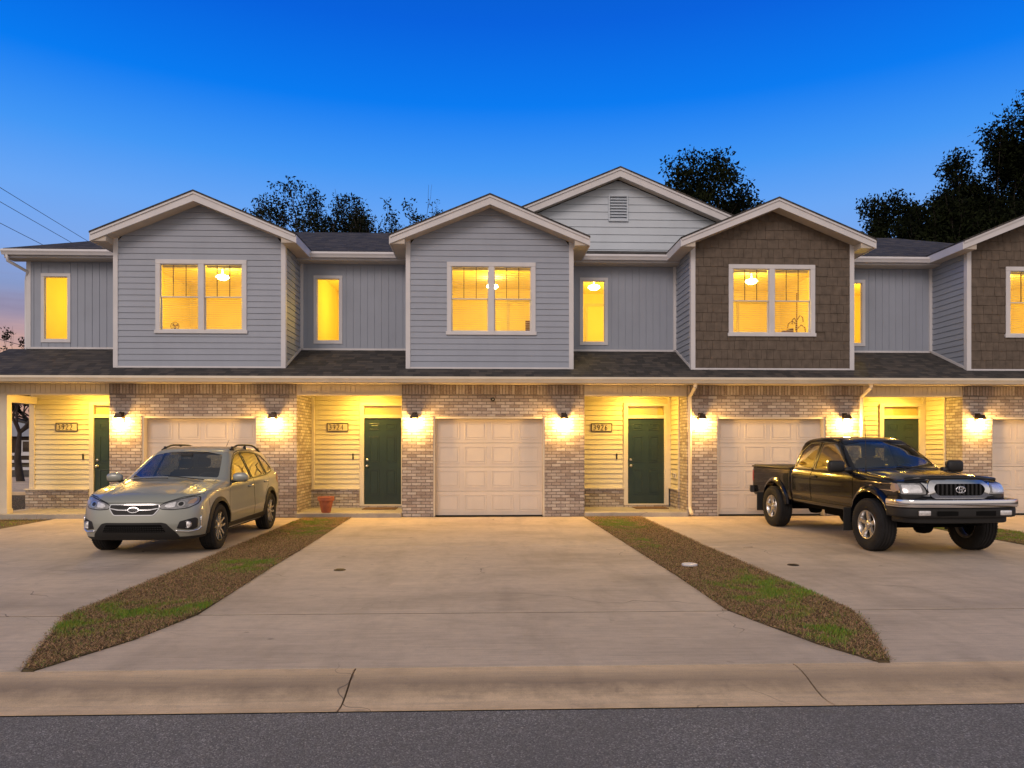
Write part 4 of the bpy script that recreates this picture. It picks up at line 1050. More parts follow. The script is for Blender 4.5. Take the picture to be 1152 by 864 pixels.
# ------------------------------------------------------------------ the small suv
def build_suv():
    V = tag(empty('small_suv', (0, 0, 0)), 'khaki grey five door small suv with roof rails, nose towards the road', 'car')
    Tc = pch([-3.62, -3.50, -3.42, -3.22, -3.16, -2.9, -2.3, -1.75, -1.35, -1.12, -.75, -.36, -.30, 0, .3, .55, .74, .86, 1.0],
             [.70, .93, 1.05, 1.40, 1.455, 1.49, 1.54, 1.55, 1.527, 1.48, 1.285, 1.07, 1.045, 1.01, .965, .915, .865, .81, .66])
    Wz = pch([.15, .3, .42, .58, .70, .82, .92, .98, 1.1, 1.28, 1.42, 1.55, 1.7], [.78, .86, .885, .89, .882, .876, .868, .835, .775, .69, .61, .50, .38])
    pl = pch([-3.6, -3.4, -3.0, -2.4, -1.0, 0, .35, .6, .8, .92], [.86, .925, .975, 1.0, 1.0, .995, .975, .935, .88, .84])
    fr = pch([.15, .25, .34, .44, .55, .66, .76, .86, 1.0], [.76, .83, .875, .895, .885, .865, .835, .76, .40])
    re = pch([.2, .35, .5, .7, .9, 1.04, 1.2, 1.46, 1.6], [-3.44, -3.53, -3.56, -3.55, -3.52, -3.47, -3.38, -3.2, -3.1])
    def F0(x, y, z):
        ay = np.abs(y); zs = z - .05 * np.clip(-x / 2.6, 0, 1.2)
        crease = .010 * np.exp(-((zs - .90) / .02) ** 2) + .006 * np.exp(-((zs - .50) / .04) ** 2)
        W = (Wz(zs) + crease) * pl(x) * (1 - .10 * np.clip((z - 1.0) / .45, 0, 1) * np.clip((-x - 2.4) / .8, 0, 1))
        side = (ay - W) * .93
        xs = x + .30 * y * y * np.clip((x + 1.9) / .8, -.6, 1)
        e = 2e-2; t = Tc(xs) - .05 * y * y - .04 * np.clip(x + .3, 0, 1) * 0; tp = (Tc(xs + e) - Tc(xs - e)) / (2 * e)
        hood = .012 * np.exp(-((ay - .52 - .10 * np.clip(-x + .3, 0, 1)) / .05) ** 2) * np.clip((x + .35) * 5, 0, 1)
        top = (z - t - hood) / np.sqrt(1 + tp * tp)
        f = (x - (fr(z) - .10 * (ay / .8) ** 2 - .24 * (ay / .86) ** 5)) * .9
        r = (re(z) + .05 * (ay / .8) ** 2 + .16 * (ay / .86) ** 6 - x) * .9
        o = smax(side, top, .075); o = smax(o, f, .09); o = smax(o, r, .08); return smax(o, .235 - z, .05)
    def F(x, y, z):
        o = F0(x, y, z); ay = np.abs(y)
        for cx in (0, -2.635):
            c = np.maximum(np.hypot(x - cx, (z - .345)) - .395, .50 - ay); o = np.maximum(o, -c)
        return o
    bm = body_mesh(F, (-3.7, -1.0, .12), (1.05, 1.0, 1.66), .032)
    fs = knife(bm, [(-1, .2), (1, .2), (1, .282), (-1, .282)], 'x', lambda c, n: c.x > .42 and n.x > .02 and c.z < .4); split_off(bm, fs, 'chin_spoiler', 'clad', V, 0)
    # windscreen, rear window
    ws = [(-.665, 1.055), (-.35, 1.075), (0, 1.082), (.35, 1.075), (.665, 1.055), (.60, 1.24), (.535, 1.405), (.3, 1.452), (0, 1.462), (-.3, 1.452), (-.535, 1.405), (-.60, 1.24)]
    fs = knife(bm, rounded(ws, .03, 2), 'x', lambda c, n: c.x > -1.35 and n.x > .15 and c.z > 1.0 and n.z > .1); o = split_off(bm, fs, 'windscreen', 'car_glass', V, .004)
    rw = [(-.56, 1.12), (.56, 1.12), (.52, 1.36), (-.52, 1.36)]
    fs = knife(bm, rounded(rw, .04, 2), 'x', lambda c, n: c.x < -3.0 and n.x < -.2); split_off(bm, fs, 'rear_window', 'side_glass', V, .004)
    Wf = [(-.60, .985), (-.86, 1.16), (-1.14, 1.32), (-1.34, 1.395), (-1.60, 1.435), (-1.60, 1.0)]
    Wr = [(-1.675, 1.002), (-1.675, 1.442), (-2.1, 1.440), (-2.44, 1.415), (-2.50, 1.035)]
    Wq = [(-2.565, 1.045), (-2.51, 1.408), (-2.74, 1.36), (-2.96, 1.25), (-3.05, 1.14), (-2.95, 1.085)]
    Df = [(-.43, .35), (-.40, .60), (-.45, .93), (-.55, .975), (-.62, 1.02), (-.88, 1.195), (-1.16, 1.36), (-1.36, 1.435), (-1.635, 1.472), (-1.635, .35)]
    Dr = [(-1.645, .35), (-1.645, 1.472), (-2.1, 1.475), (-2.47, 1.448), (-2.54, 1.03), (-2.50, .85), (-2.33, .74), (-2.22, .60), (-2.18, .42), (-2.12, .35)]
    for sg in (1, -1):
        ft = lambda c, n: c.y * sg > .35 and n.y * sg > .12
        gl = []
        for P in (Wf, Wr, Wq):
            fs = knife(bm, rounded(P, .03, 2), 'y', ft); gl.append(split_off(bm, fs, 'side_window', 'side_glass', V, .005))
            b = patch(F0, rounded(grow(P, .018), .035, 2), 'y', sg, .003, .006, .05, inner=rounded(grow(P, -.006), .028, 2)); b.build('window_seal', 'black', gl[-1], True, auto=40)
        for P, nm in ((Df, 0), (Dr, 1)):
            fs = knife(bm, P, 'y', ft); d = split_off(bm, fs, 'door', 'khaki', V, 0)
            seam(F0, P + [P[0]], sg, d)
            hx, hz = ((-1.40, .875), (-2.30, .905))[nm]
            y0 = float(proj(F0, [hx], [hz], 'y')[0]); h = MB(); h.tube([(hx + .09, sg * (y0 + .002), hz), (hx + .07, sg * (y0 + .035), hz), (hx - .07, sg * (y0 + .035), hz + .005), (hx - .09, sg * (y0 + .002), hz + .005)], [.014, .017, .017, .014], 8); h.build('door_handle', 'khaki', d, True)
            gl[nm].parent = d
        # sill and arch cladding, mirror, roof rail
        a = patch(F0, [(-.34, .225), (-.34, .36), (-2.28, .375), (-2.28, .225)], 'y', sg, .018, .05, .08); a.build('sill_cladding', 'clad', V, True, auto=40)
        for cx in (0, -2.635): ring_strip(F0, cx, .345, .385, .448, -12 if cx else -8, 192 if cx == 0 else 190, sg, .020, .010, 'arch_cladding', 'clad', V)
        m = MB(); bmm = bmesh.new(); bmesh.ops.create_uvsphere(bmm, u_segments=18, v_segments=12, radius=1)
        for v in bmm.verts:
            c = v.co.copy(); v.co = Vector((-.62 + .075 * math.copysign(abs(c.x) ** .8, c.x) * (1 if c.x > 0 else .5), sg * (.985 + .125 * math.copysign(abs(c.y) ** .75, c.y)), 1.055 + .075 * math.copysign(abs(c.z) ** .75, c.z)))
        m.bm(bmm); mi = m.build('door_mirror', 'khaki', V, True)
        m = MB(); m.tube([(-.62, sg * .80, .985), (-.62, sg * .86, .99), (-.62, sg * .93, 1.0)], [.03, .026, .022], 8); m.bbox(-.675, -.56, sg * .985 - .09, sg * .985 + .09, .985, 1.0, .006); m.build('mirror_foot', 'clad', mi, True)
        m = MB(); n_ = 16; xs = np.linspace(-1.35, -2.95, n_); tz = proj(F0, xs, np.full(n_, .555), 'z', 1, .9, 1.8)
        m.tube([(x, sg * .565, z + .062 * min(1, 4.5 * min(i, n_ - 1 - i) / n_ + .05) - .005) for i, (x, z) in enumerate(zip(xs, tz))], .017, 8)
        for i in (1, 7, 14): m.tube([(xs[i], sg * .56, tz[i] - .02), (xs[i], sg * .565, tz[i] + .05)], [.03, .02], 8)
        m.build('roof_rail', 'alloy_edge' if False else 'clad', V, True)
        # head lamp
        hl = [(.33, .735), (.40, .770), (.55, .815), (.70, .850), (.775, .845), (.79, .80), (.77, .755), (.68, .705), (.50, .690), (.36, .700)]
        hl = [(sg * a, b - .02) for a, b in hl]
        FL = patch(F0, rounded(hl, .025, 3), 'x', 1, .006, .02, .03, lo=.0, hi=1.2); L = FL.build('headlight', 'lamp_lens', V, True, auto=40)
        e = patch(F0, rounded(grow(hl, .012), .03, 3), 'x', 1, .002, .02, .03, lo=.0, hi=1.2); e.build('lamp_surround', 'black', L, True, auto=40)
        p = patch(F0, rounded([(sg * a, b) for a, b in ((.40, .715), (.43, .745), (.54, .775), (.53, .70), (.44, .693))], .015, 3), 'x', 1, .009, .01, .03, lo=.0); p.build('lamp_reflector', 'lamp_inner', L, True, auto=40)
        p = patch(F0, oval(sg * .60, .742, .046, .040, 18), 'x', 1, .009, .01, .03, lo=.0); p.build('lamp_ring', 'alloy', L, True, auto=40)
        p = patch(F0, oval(sg * .60, .742, .030, .027, 18), 'x', 1, .013, .01, .03, lo=.0); p.build('projector', 'black', L, True, auto=40)
        p = patch(F0, rounded([(sg * a, b) for a, b in ((.67, .74), (.69, .79), (.75, .815), (.765, .79), (.74, .745))], .012, 3), 'x', 1, .009, .01, .03, lo=.0); p.build('turn_lamp', 'amber', L, True, auto=40)
        # fog lamp housing with bright angled trim
        fg = [(sg * a, b) for a, b in [(.565, .400), (.60, .50), (.765, .545), (.79, .52), (.785, .40), (.74, .375)]]
        H = patch(F0, rounded(fg, .015, 2), 'x', 1, .004, .02, .04, lo=.0).build('fog_lamp_housing', 'black', V, True, auto=40)
        x0 = lambda yy, zz: float(proj(F0, [yy], [zz], 'x', 1, .0)[0])
        m = MB(); pts = [(.55, .372), (.70, .352), (.785, .365), (.815, .40), (.815, .56)]
        pp = []
        for (a, b), (c, d) in zip(pts[:-1], pts[1:]): pp += [(a + (c - a) * i / 5, b + (d - b) * i / 5) for i in range(5)]
        pp.append(pts[-1]); m.tube([(x0(a, b) + .006, sg * a, b) for a, b in pp], .011, 8); m.build('chrome_trim', 'chrome', H, True)
        m = MB(); xx = x0(.685, .45); m.lathe([(.050, xx - .03), (.050, xx + .012), (.044, xx + .018), (.042, xx + .004), (.02, xx + .010), (.001, xx + .012)], 20, (0, sg * .685, .45), 'x', cap=False); m.build('fog_lamp', 'lamp_inner', H, True, auto=40)
        # tail lamp wraps to the side
        tl = [(-3.18, 1.02), (-3.10, .93), (-3.20, .84), (-3.42, .82), (-3.46, .96), (-3.36, 1.06)]
        patch(F0, rounded(tl, .02, 2), 'y', sg, .006, .03, .04, lo=.3).build('tail_light', 'red_lens', V, True, auto=40)
        seam(F0, [(.38, .80), (.36, .62), (.40, .50)], sg, V, name='bumper_seam')
    # grille
    gr = [(-.335, .738), (.335, .738), (.335, .68), (.27, .595), (-.27, .595), (-.335, .68)]
    Gp = patch(F0, rounded(gr, .02, 3), 'x', 1, .004, .02, .05, lo=.3).build('grille', 'mesh_grille', V, True, auto=40)
    patch(F0, rounded(grow(gr, .008), .03, 3), 'x', 1, .008, .03, .05, lo=.3, inner=rounded(grow(gr, -.004), .02, 3)).build('grille_frame', 'chrome', Gp, True, auto=40)
    for b in range(4):
        z = .612 + b * .033
        if abs(z - .678) < .012: continue
        patch(F0, [(-.25, z - .003), (.25, z - .003), (.25, z + .003), (-.25, z + .003)], 'x', 1, .008, .01, .06, lo=.3).build('grille_bar', 'clad', Gp)
    for sg in (1, -1): patch(F0, [(sg * .08, .672), (sg * .08, .658), (sg * .22, .660), (sg * .325, .682), (sg * .33, .692), (sg * .20, .673)], 'x', 1, .014, .012, .05, lo=.3).build('grille_wing', 'chrome', Gp, True, auto=40)
    Em = patch(F0, oval(0, .668, .078, .040, 28), 'x', 1, .022, .02, .04, lo=.3).build('emblem', 'chrome', Gp, True, auto=40)
    patch(F0, oval(0, .668, .067, .030, 28), 'x', 1, .026, .01, .04, lo=.3).build('emblem_field', 'navy', Em, True, auto=40)
    x_ = float(proj(F0, [0], [.676], 'x', 1)[0]) + .03; m = MB()
    for yy, zz, r in ((-.04, .675, .012), (-.01, .681, .008), (.022, .681, .008), (.04, .668, .008), (.012, .657, .008), (-.02, .656, .008)):
        P = [(x_, -yy + (r if i % 2 == 0 else r * .4) * math.sin(i * PI / 5), zz + (r if i % 2 == 0 else r * .4) * math.cos(i * PI / 5)) for i in range(10)]; m.add(P, [tuple(range(10))])
    m.build('emblem_stars', 'chrome', Em)
    # lower intake and black chin
    chin = [(-.60, .245), (-.565, .33), (-.44, .475), (-.38, .49), (.38, .49), (.44, .475), (.565, .33), (.60, .245)]
    C1 = patch(F0, rounded(chin, .015, 2), 'x', 1, .006, .02, .05, lo=.3).build('lower_bumper', 'clad', V, True, auto=40)
    it = [(-.43, .355), (-.375, .462), (.375, .462), (.43, .355)]
    I1 = patch(F0, rounded(it, .012, 2), 'x', 1, .010, .02, .05, lo=.3).build('intake_mesh', 'under', C1, True, auto=40)
    m = MB()
    for i in range(26):
        yy = -.40 + i * .032
        for z0 in (.372, .40, .428): xx = float(proj(F0, [yy], [z0], 'x', 1)[0]) + .012; m.box(xx, xx + .006, yy - .011, yy + .011, z0 - .009, z0 - .003)
    m.build('mesh_bars', 'clad', I1)
    seam(F0, [(-.80, .862), (-.6, .832), (-.38, .758), (0, .762), (.38, .758), (.6, .832), (.80, .862)], 1, V, axis='x', name='bonnet_seam', w=.004)
    # wipers
    for (a, b) in (((-.28, .52), (-.345, -.05)), ((-.27, -.02), (-.34, -.58))):
        m = MB(); pts = [(a[0] + (b[0] - a[0]) * i / 10 - .02, a[1] + (b[1] - a[1]) * i / 10) for i in range(11)]
        zt = proj(F0, [p[0] for p in pts], [p[1] for p in pts], 'z', 1, .8, 1.7); m.tube([(p[0], p[1], z + .014) for p, z in zip(pts, zt)], .008, 6); m.build('wiper', 'black', V, True)
    m = MB(); zt = float(proj(F0, [-2.75], [0.0], 'z', 1, .8, 1.7)[0]); m.tube([(-2.75, 0, zt - .01), (-2.95, 0, zt + .16)], [.008, .003], 6); m.build('antenna', 'black', V)
    finish(bm, 'body', ['khaki', 'under'], V, lambda c, n: n.z < -.7 or (abs(c.y) < .86 and any(math.hypot(c.x - q, c.z - .345) < .402 for q in (0, -2.635)) and abs(n.y) < .93) or (abs(abs(c.y) - .5) < .03 and abs(n.y) > .9 and c.z < .8))
    # cabin
    s = MB(); s.box(-3.2, .4, -.7, .7, .32, .40); s.build('floor_pan', 'under', V)
    s = MB(); s.prism([(-.20, .5), (-.20, .99), (-.50, 1.03), (-.78, .99), (-.82, .80), (-.70, .5)], -.68, .68); s.build('dashboard', 'seat_cloth', V)
    for y in (.37, -.37): seat(V, -1.45, y)
    seat(V, -2.30, 0, 1.2, wide=(-.38, .38))
    s = MB(); s.tube([(-.94 + .06 * math.sin(t * PI / 9), .37 + .18 * math.cos(t * PI / 9), .95 + .17 * math.sin(t * PI / 9)) for t in range(18)], .014, 6, closed=True); s.tube([(-.94, .20, .95), (-.94, .54, .95)], .014, 6); s.build('steering_wheel', 'black', V, True)
    s = MB(); s.bbox(-.98, -.94, -.10, .10, 1.36, 1.43, .012); s.build('rear_view_mirror', 'black', V)
    for x in (0, -2.635):
        for sg in (1, -1): wheel(V, x, sg * .775, .343, .225, .225, sg, 'suv')
    for x in (0, -2.635): s = MB(); s.tube([(x, -.7, .33), (x, .7, .33)], .04, 8); s.build('axle', 'under', V)
    return V
suv = build_suv()
suv.location = (-4.90, -4.72, -.002); suv.rotation_euler = (0, 0, R(-90 + .3)); suv.scale = (1.0, 1.0, 1.0)

# ------------------------------------------------------------------ the pickup
def sweep_bar(path, w, h, name, mat, parent, bev=.25, auto=40):
    """rounded rectangular bar along a plan path [(x, y, z)], thickness w outwards, height h"""
    m = MB(); n = 12; pr = []
    for i in range(n):
        a = 2 * PI * (i + .5) / n; c, s_ = math.cos(a), math.sin(a); pr.append((w / 2 * math.copysign(abs(c) ** .45, c), h / 2 * math.copysign(abs(s_) ** .45, s_)))
    P = [Vector(p) for p in path]; vs = []; k = len(P)
    for i, p in enumerate(P):
        t = (P[min(i + 1, k - 1)] - P[max(i - 1, 0)]); t.z = 0; t.normalize(); nn = Vector((t.y, -t.x, 0))
        for a, b in pr: vs.append(p + nn * a + Vector((0, 0, b)))
    fs = [(i * n + j, i * n + (j + 1) % n, (i + 1) * n + (j + 1) % n, (i + 1) * n + j) for i in range(k - 1) for j in range(n)] + [tuple(range(n)), tuple((k - 1) * n + j for j in range(n))]
    m.add(vs, fs); return m.build(name, mat, parent, True, auto=auto)
def build_pickup():
    V = tag(empty('pickup_truck', (0, 0, 0)), 'black extended cab pickup truck with chrome grille and covered cargo bed', 'pickup truck')
    RA = -3.10
    Tc = pch([-2.60, -2.44, -2.36, -2.1, -1.8, -1.5, -1.28, -1.12, -.80, -.46, -.40, -.1, .25, .5, .66, .74, .85],
             [1.35, 1.55, 1.655, 1.70, 1.712, 1.70, 1.668, 1.605, 1.42, 1.205, 1.19, 1.185, 1.16, 1.13, 1.09, 1.02, .80])
    Wz = pch([.40, .52, .65, .80, .92, 1.03, 1.10, 1.16, 1.3, 1.5, 1.62, 1.72, 1.85], [.72, .785, .81, .822, .826, .822, .80, .765, .715, .64, .59, .53, .44])
    pl = pch([-4.3, -2.4, -.5, 0, .4, .62, .78], [.985, 1, 1, .99, .965, .945, .93])
    fr = pch([.4, .6, .8, .95, 1.05, 1.15, 1.3], [.62, .70, .735, .735, .715, .62, .3])
    def F0(x, y, z):
        ay = np.abs(y)
        crease = .010 * np.exp(-((z - 1.02) / .018) ** 2) - .008 * np.exp(-((z - .66) / .03) ** 2)
        side = (ay - (Wz(z) + crease) * pl(x)) * .95
        xs = x + .22 * y * y * np.clip((x + 1.7) / .5, 0, 1); e = 2e-2; tp = (Tc(xs + e) - Tc(xs - e)) / (2 * e)
        bulge = -.022 * np.clip((x + .4) * 4, 0, 1) * (1 / (1 + np.exp(-(ay - .52) / .03)))
        top = (z - (Tc(xs) - .045 * y * y + bulge)) / np.sqrt(1 + tp * tp)
        f = (x - (fr(z) - .05 * (ay / .8) ** 2 - .12 * (ay / .86) ** 7)) * .95; r = (-2.46 + .12 * np.clip(z - 1.15, 0, 1) - x)
        o = smax(side, top, .07); o = smax(o, f, .05); o = smax(o, r, .045); return smax(o, .52 - z, .05)
    def B0(x, y, z):
        ay = np.abs(y); W = Wz(np.minimum(z, 1.08)) * .992 * pl(x)
        return smax(smax(smax((ay - W) * .95, z - 1.135, .035), np.maximum(x + 2.485, -4.14 - x + .0 * z), .035), .54 - z, .04)
    def arch(o, x, y, z, cx, r): return np.maximum(o, -np.maximum(np.hypot(x - cx, (z - .42)) - r, .46 - np.abs(y)))
    bm = body_mesh(lambda x, y, z: arch(F0(x, y, z), x, y, z, 0, .47), (-2.65, -1.0, .42), (.95, 1.0, 1.82), .032)
    bb = body_mesh(lambda x, y, z: arch(B0(x, y, z), x, y, z, RA, .455), (-4.3, -1.0, .42), (-2.3, 1.0, 1.25), .032)
    ws = [(-.68, 1.195), (-.3, 1.222), (.3, 1.222), (.68, 1.195), (.62, 1.40), (.555, 1.575), (.25, 1.622), (-.25, 1.622), (-.555, 1.575), (-.62, 1.40)]
    fs = knife(bm, rounded(ws, .035, 2), 'x', lambda c, n: -1.5 < c.x < .1 and n.x > .12 and c.z > 1.15 and n.z > .1); split_off(bm, fs, 'windscreen', 'car_glass', V, .004)
    rw = [(-.55, 1.22), (.55, 1.22), (.50, 1.55), (-.50, 1.55)]
    fs = knife(bm, rounded(rw, .04, 2), 'x', lambda c, n: c.x < -2.2 and n.x < -.4); split_off(bm, fs, 'rear_window', 'side_glass', V, .004)
    Wf = [(-.66, 1.155), (-.92, 1.34), (-1.17, 1.53), (-1.30, 1.592), (-1.70, 1.605), (-1.70, 1.155)]
    Wr = [(-1.79, 1.165), (-1.79, 1.60), (-2.12, 1.592), (-2.30, 1.46), (-2.38, 1.165)]
    Df = [(-.47, .60), (-.45, 1.10), (-.60, 1.15), (-.90, 1.37), (-1.16, 1.575), (-1.29, 1.640), (-1.735, 1.652), (-1.745, .60)]
    Dr = [(-1.755, .60), (-1.745, 1.652), (-2.14, 1.640), (-2.34, 1.48), (-2.425, 1.15), (-2.425, .60)]
    for sg in (1, -1):
        ft = lambda c, n: c.y * sg > .35 and n.y * sg > .12; gl = []
        for P in (Wf, Wr):
            fs = knife(bm, rounded(P, .035, 2), 'y', ft); gl.append(split_off(bm, fs, 'side_window', 'side_glass', V, .005))
            patch(F0, rounded(grow(P, .016), .04, 2), 'y', sg, .003, .006, .05, inner=rounded(grow(P, -.006), .03, 2)).build('window_seal', 'black', gl[-1], True, auto=40)
        for P, nm in ((Df, 0), (Dr, 1)):
            fs = knife(bm, P, 'y', ft); d = split_off(bm, fs, 'door', 'navy', V, 0); seam(F0, P + [P[0]], sg, d); gl[nm].parent = d
            if nm == 0:
                y0 = float(proj(F0, [-1.60], [1.03], 'y')[0]); h = MB(); h.bbox(-1.69, -1.53, min(sg * y0, sg * (y0 + .022)), max(sg * y0, sg * (y0 + .022)), 1.005, 1.05, .008); h.build('door_handle', 'black', d, True)
        ring_strip(F0, 0, .42, .462, .545, 22, 186, sg, .055, .010, 'arch_flare', 'navy', V, flat=.79)
        ring_strip(B0, RA, .42, .448, .53, 6, 176, sg, .055, .010, 'arch_flare', 'navy', V, flat=.79)
        m = MB(); m.bbox(-.70, -.585, sg * .985 - .13, sg * .985 + .13, 1.135, 1.325, .045); mi = m.build('door_mirror', 'black', V, True)
        m = MB(); m.tube([(-.62, sg * .76, 1.17), (-.64, sg * .87, 1.18)], [.05, .035], 8); m.build('mirror_foot', 'black', mi, True)
        m = MB(); m.bbox(-.715, -.70, sg * .985 - .11, sg * .985 + .11, 1.155, 1.305, .004); m.build('mirror_glass', 'chrome', mi)
        # headlight block with corner marker
        hl = [(.465, .885), (.465, .925), (.51, 1.035), (.765, 1.035), (.765, .885)]
        L = patch(F0, rounded([(sg * a, b) for a, b in hl], .015, 3), 'x', 1, .012, .03, .03, lo=.2).build('headlight', 'lamp_lens', V, True, auto=40)
        patch(F0, rounded([(sg * a, b) for a, b in [(.51, .905), (.53, 1.015), (.745, 1.015), (.745, .905)]], .02, 3), 'x', 1, .017, .01, .03, lo=.2).build('lamp_reflector', 'lamp_inner', L, True, auto=40)
        mk = [(.772, .90), (.772, 1.033), (.815, 1.02), (.82, .93)]
        patch(F0, rounded([(sg * a, b) for a, b in mk], .012, 3), 'x', 1, .012, .03, .03, lo=-.1).build('corner_marker', 'amber', L, True, auto=40)
        mk2 = [(.595, .93), (.62, 1.02), (.47, 1.02), (.44, .96), (.50, .90)]
        patch(F0, rounded(mk2, .02, 3), 'y', sg, .006, .03, .03, lo=.3).build('side_marker', 'amber', L, True, auto=40)
        m = MB(); m.bbox(-.50, -.485, sg * .83 - .12, sg * .83 + .06, .24, .60, .006); m.build('mud_flap', 'clad', V)
        m = MB(); m.bbox(RA - .50, RA - .485, sg * .83 - .12, sg * .83 + .06, .26, .62, .006); m.build('mud_flap', 'clad', V)
        tl = [(-4.06, .83), (-4.06, 1.05), (-4.13, 1.05), (-4.13, .83)]
        patch(B0, rounded(tl, .01, 2), 'y', sg, .004, .03, .04, lo=.3).build('tail_light', 'red_lens', V, True, auto=40)
        seam(F0, [(.30, .62), (.34, .80), (.40, .87)], sg, V, name='fender_seam')
        seam(B0, [(-2.55, .60), (-3.9, .60)], sg, V, name='fender_seam')
        # wiper
    for (a, b) in (((-.36, .50), (-.52, -.06)), ((-.35, -.02), (-.50, -.60))):
        m = MB(); pts = [(a[0] + (b[0] - a[0]) * i / 10, a[1] + (b[1] - a[1]) * i / 10) for i in range(11)]
        zt = proj(F0, [p[0] for p in pts], [p[1] for p in pts], 'z', 1, .8, 1.8); m.tube([(p[0], p[1], z + .016) for p, z in zip(pts, zt)], .009, 6); m.build('wiper', 'black', V, True)
    blk = lambda q, rr: (lambda c, n: n.z < -.7 or (abs(c.y) < .80 and math.hypot(c.x - q, c.z - .42) < rr + .008 and abs(n.y) < .93) or (abs(abs(c.y) - .46) < .03 and abs(n.y) > .9 and c.z < .95))
    finish(bm, 'body', ['navy', 'under'], V, blk(0, .47))
    CB = finish(bb, 'cargo_bed', ['navy', 'under'], V, blk(RA, .455))
    m = MB(); m.bbox(-4.13, -2.50, -.775, .775, 1.128, 1.165, .015); m.build('bed_cover', 'clad', CB)
    m = MB()
    for sg in (1, -1): m.bbox(-4.12, -2.50, sg * .80 - .022, sg * .80 + .022, 1.120, 1.150, .008)
    m.build('bed_rail_cap', 'black', CB, True)
    m = MB(); m.bbox(-4.155, -4.135, -.66, .66, .62, 1.12, .01); tg = m.build('tailgate', 'navy', CB); m = MB(); m.bbox(-4.17, -4.156, -.09, .09, .98, 1.04, .005); m.build('handle', 'black', tg)
    # grille: chrome surround with ears that reach the lamps
    gr = [(-.335, 1.035), (.335, 1.035), (.385, .965), (.33, .865), (-.33, .865), (-.385, .965)]
    go = [(-.39, 1.085), (.39, 1.085), (.47, .965), (.40, .825), (-.40, .825), (-.47, .965)]
    Gp = patch(F0, rounded(gr, .05, 4), 'x', 1, .016, .03, .05, lo=.3).build('grille', 'under', V, True, auto=40)
    patch(F0, rounded(go, .07, 4), 'x', 1, .042, .06, .05, lo=.3, inner=rounded(grow(gr, -.004), .05, 4)).build('grille_surround', 'chrome', Gp, True, auto=35)
    for sg in (1, -1): patch(F0, [(sg * a, b) for a, b in [(.38, 1.045), (.445, 1.03), (.50, 1.045), (.455, .96), (.44, .925), (.455, .875), (.52, .862), (.40, .85)]], 'x', 1, .020, .03, .05, lo=.3).build('grille_ear', 'chrome', Gp, True, auto=35)
    for i in range(11):
        yy = -.31 + i * .062
        xx = float(proj(F0, [yy], [.95], 'x', 1)[0]) + .012; m = MB(); m.bbox(xx, xx + .022, yy - .014, yy + .014, .875, 1.025, .006); m.build('grille_bar', 'black', Gp)
    x_ = float(proj(F0, [0], [.95], 'x', 1)[0]) + .045
    m = MB()
    for cy, cz, a, b in ((0, .95, .068, .046), (0, .95, .022, .044), (0, .972, .046, .020)): m.tube([(x_, cy + p, q) for p, q in oval(0, cz, a, b, 24)], .0065, 6, closed=True)
    m.tube([(x_ - .05, 0, .95), (x_ - .004, 0, .95)], .012, 6); m.build('emblem', 'chrome', Gp, True)
    # bug deflector on the bonnet lip
    m = MB(); ys = np.linspace(-.68, .68, 25); zs = np.full(25, 1.085) - .035 * (np.abs(ys) / .68) ** 3; xs = proj(F0, ys, zs, 'x', 1, .2)
    rows = [[(x + .012, y, z) for x, y, z in zip(xs, ys, zs)], [(x + .03, y, z + .040) for x, y, z in zip(xs, ys, zs)], [(x + .0, y, z + .055) for x, y, z in zip(xs, ys, zs)]]
    m.add([p for r in rows for p in r], [(i * 25 + j, i * 25 + j + 1, (i + 1) * 25 + j + 1, (i + 1) * 25 + j) for i in range(2) for j in range(24)]); m.build('bonnet_deflector', 'navy', V, True)
    # bumpers
    def plan(xf, d, yw, back, z): 
        P = [(back, -yw - .012, z), (xf - .26, -yw, z), (xf - .16, -yw + .02, z), (xf - .09, -yw + .09, z)]; mid = [(xf - d * (t ** 2), t * (yw - .16), z) for t in np.linspace(-1, 1, 15)]
        return P + mid + [(a, -b, c) for a, b, c in P[::-1]]
    sweep_bar(plan(.90, .055, .86, .50, .765), .07, .112, 'front_bumper', 'chrome', V)
    bp = sweep_bar(plan(.88, .055, .845, .48, .64), .055, .13, 'bumper_valance', 'clad', V)
    sweep_bar(plan(.82, .05, .76, .47, .535), .05, .09, 'lower_valance', 'clad', V)
    m = MB(); m.bbox(.893, .905, -.42, .42, .60, .665, .004); m.build('air_opening', 'under', bp)
    for sg in (1, -1):
        m = MB(); m.bbox(.855, .885, sg * .585 - .085, sg * .585 + .085, .602, .672, .012); fo = m.build('fog_lamp', 'lamp_inner', bp, True)
    sweep_bar([(-4.05, -.84, .66), (-4.20, -.80, .66), (-4.24, -.5, .66), (-4.24, .5, .66), (-4.20, .80, .66), (-4.05, .84, .66)], .08, .14, 'rear_bumper', 'black', V)
    s = MB()
    for y in (-.42, .42): s.bbox(-4.1, .6, y - .04, y + .04, .42, .53, .01)
    s.build('chassis_rail', 'under', V)
    s = MB(); s.bbox(-2.1, -1.2, -.38, -.05, .34, .52, .03); s.build('fuel_tank', 'under', V)
    s = MB(); s.tube([(-.8, .25, .42), (-2.6, .25, .40), (-3.5, .3, .42), (-4.2, .45, .42)], .035, 8); s.build('exhaust_pipe', 'metal_dark', V, True)
    for x in (0, RA): s = MB(); s.tube([(x, -.7, .385), (x, .7, .385)], .05, 10); s.lathe([(.02, -.14), (.13, -.08), (.14, 0), (.13, .08), (.02, .14)], 14, (x, 0, .385), 'y'); s.build('axle', 'under', V, True)
    s = MB(); s.box(-2.4, .1, -.7, .7, .53, .58); s.build('floor_pan', 'under', V)
    s = MB(); s.prism([(-.35, .6), (-.35, 1.13), (-.62, 1.165), (-.86, 1.12), (-.88, .9), (-.75, .6)], -.68, .68); s.build('dashboard', 'seat_cloth', V)
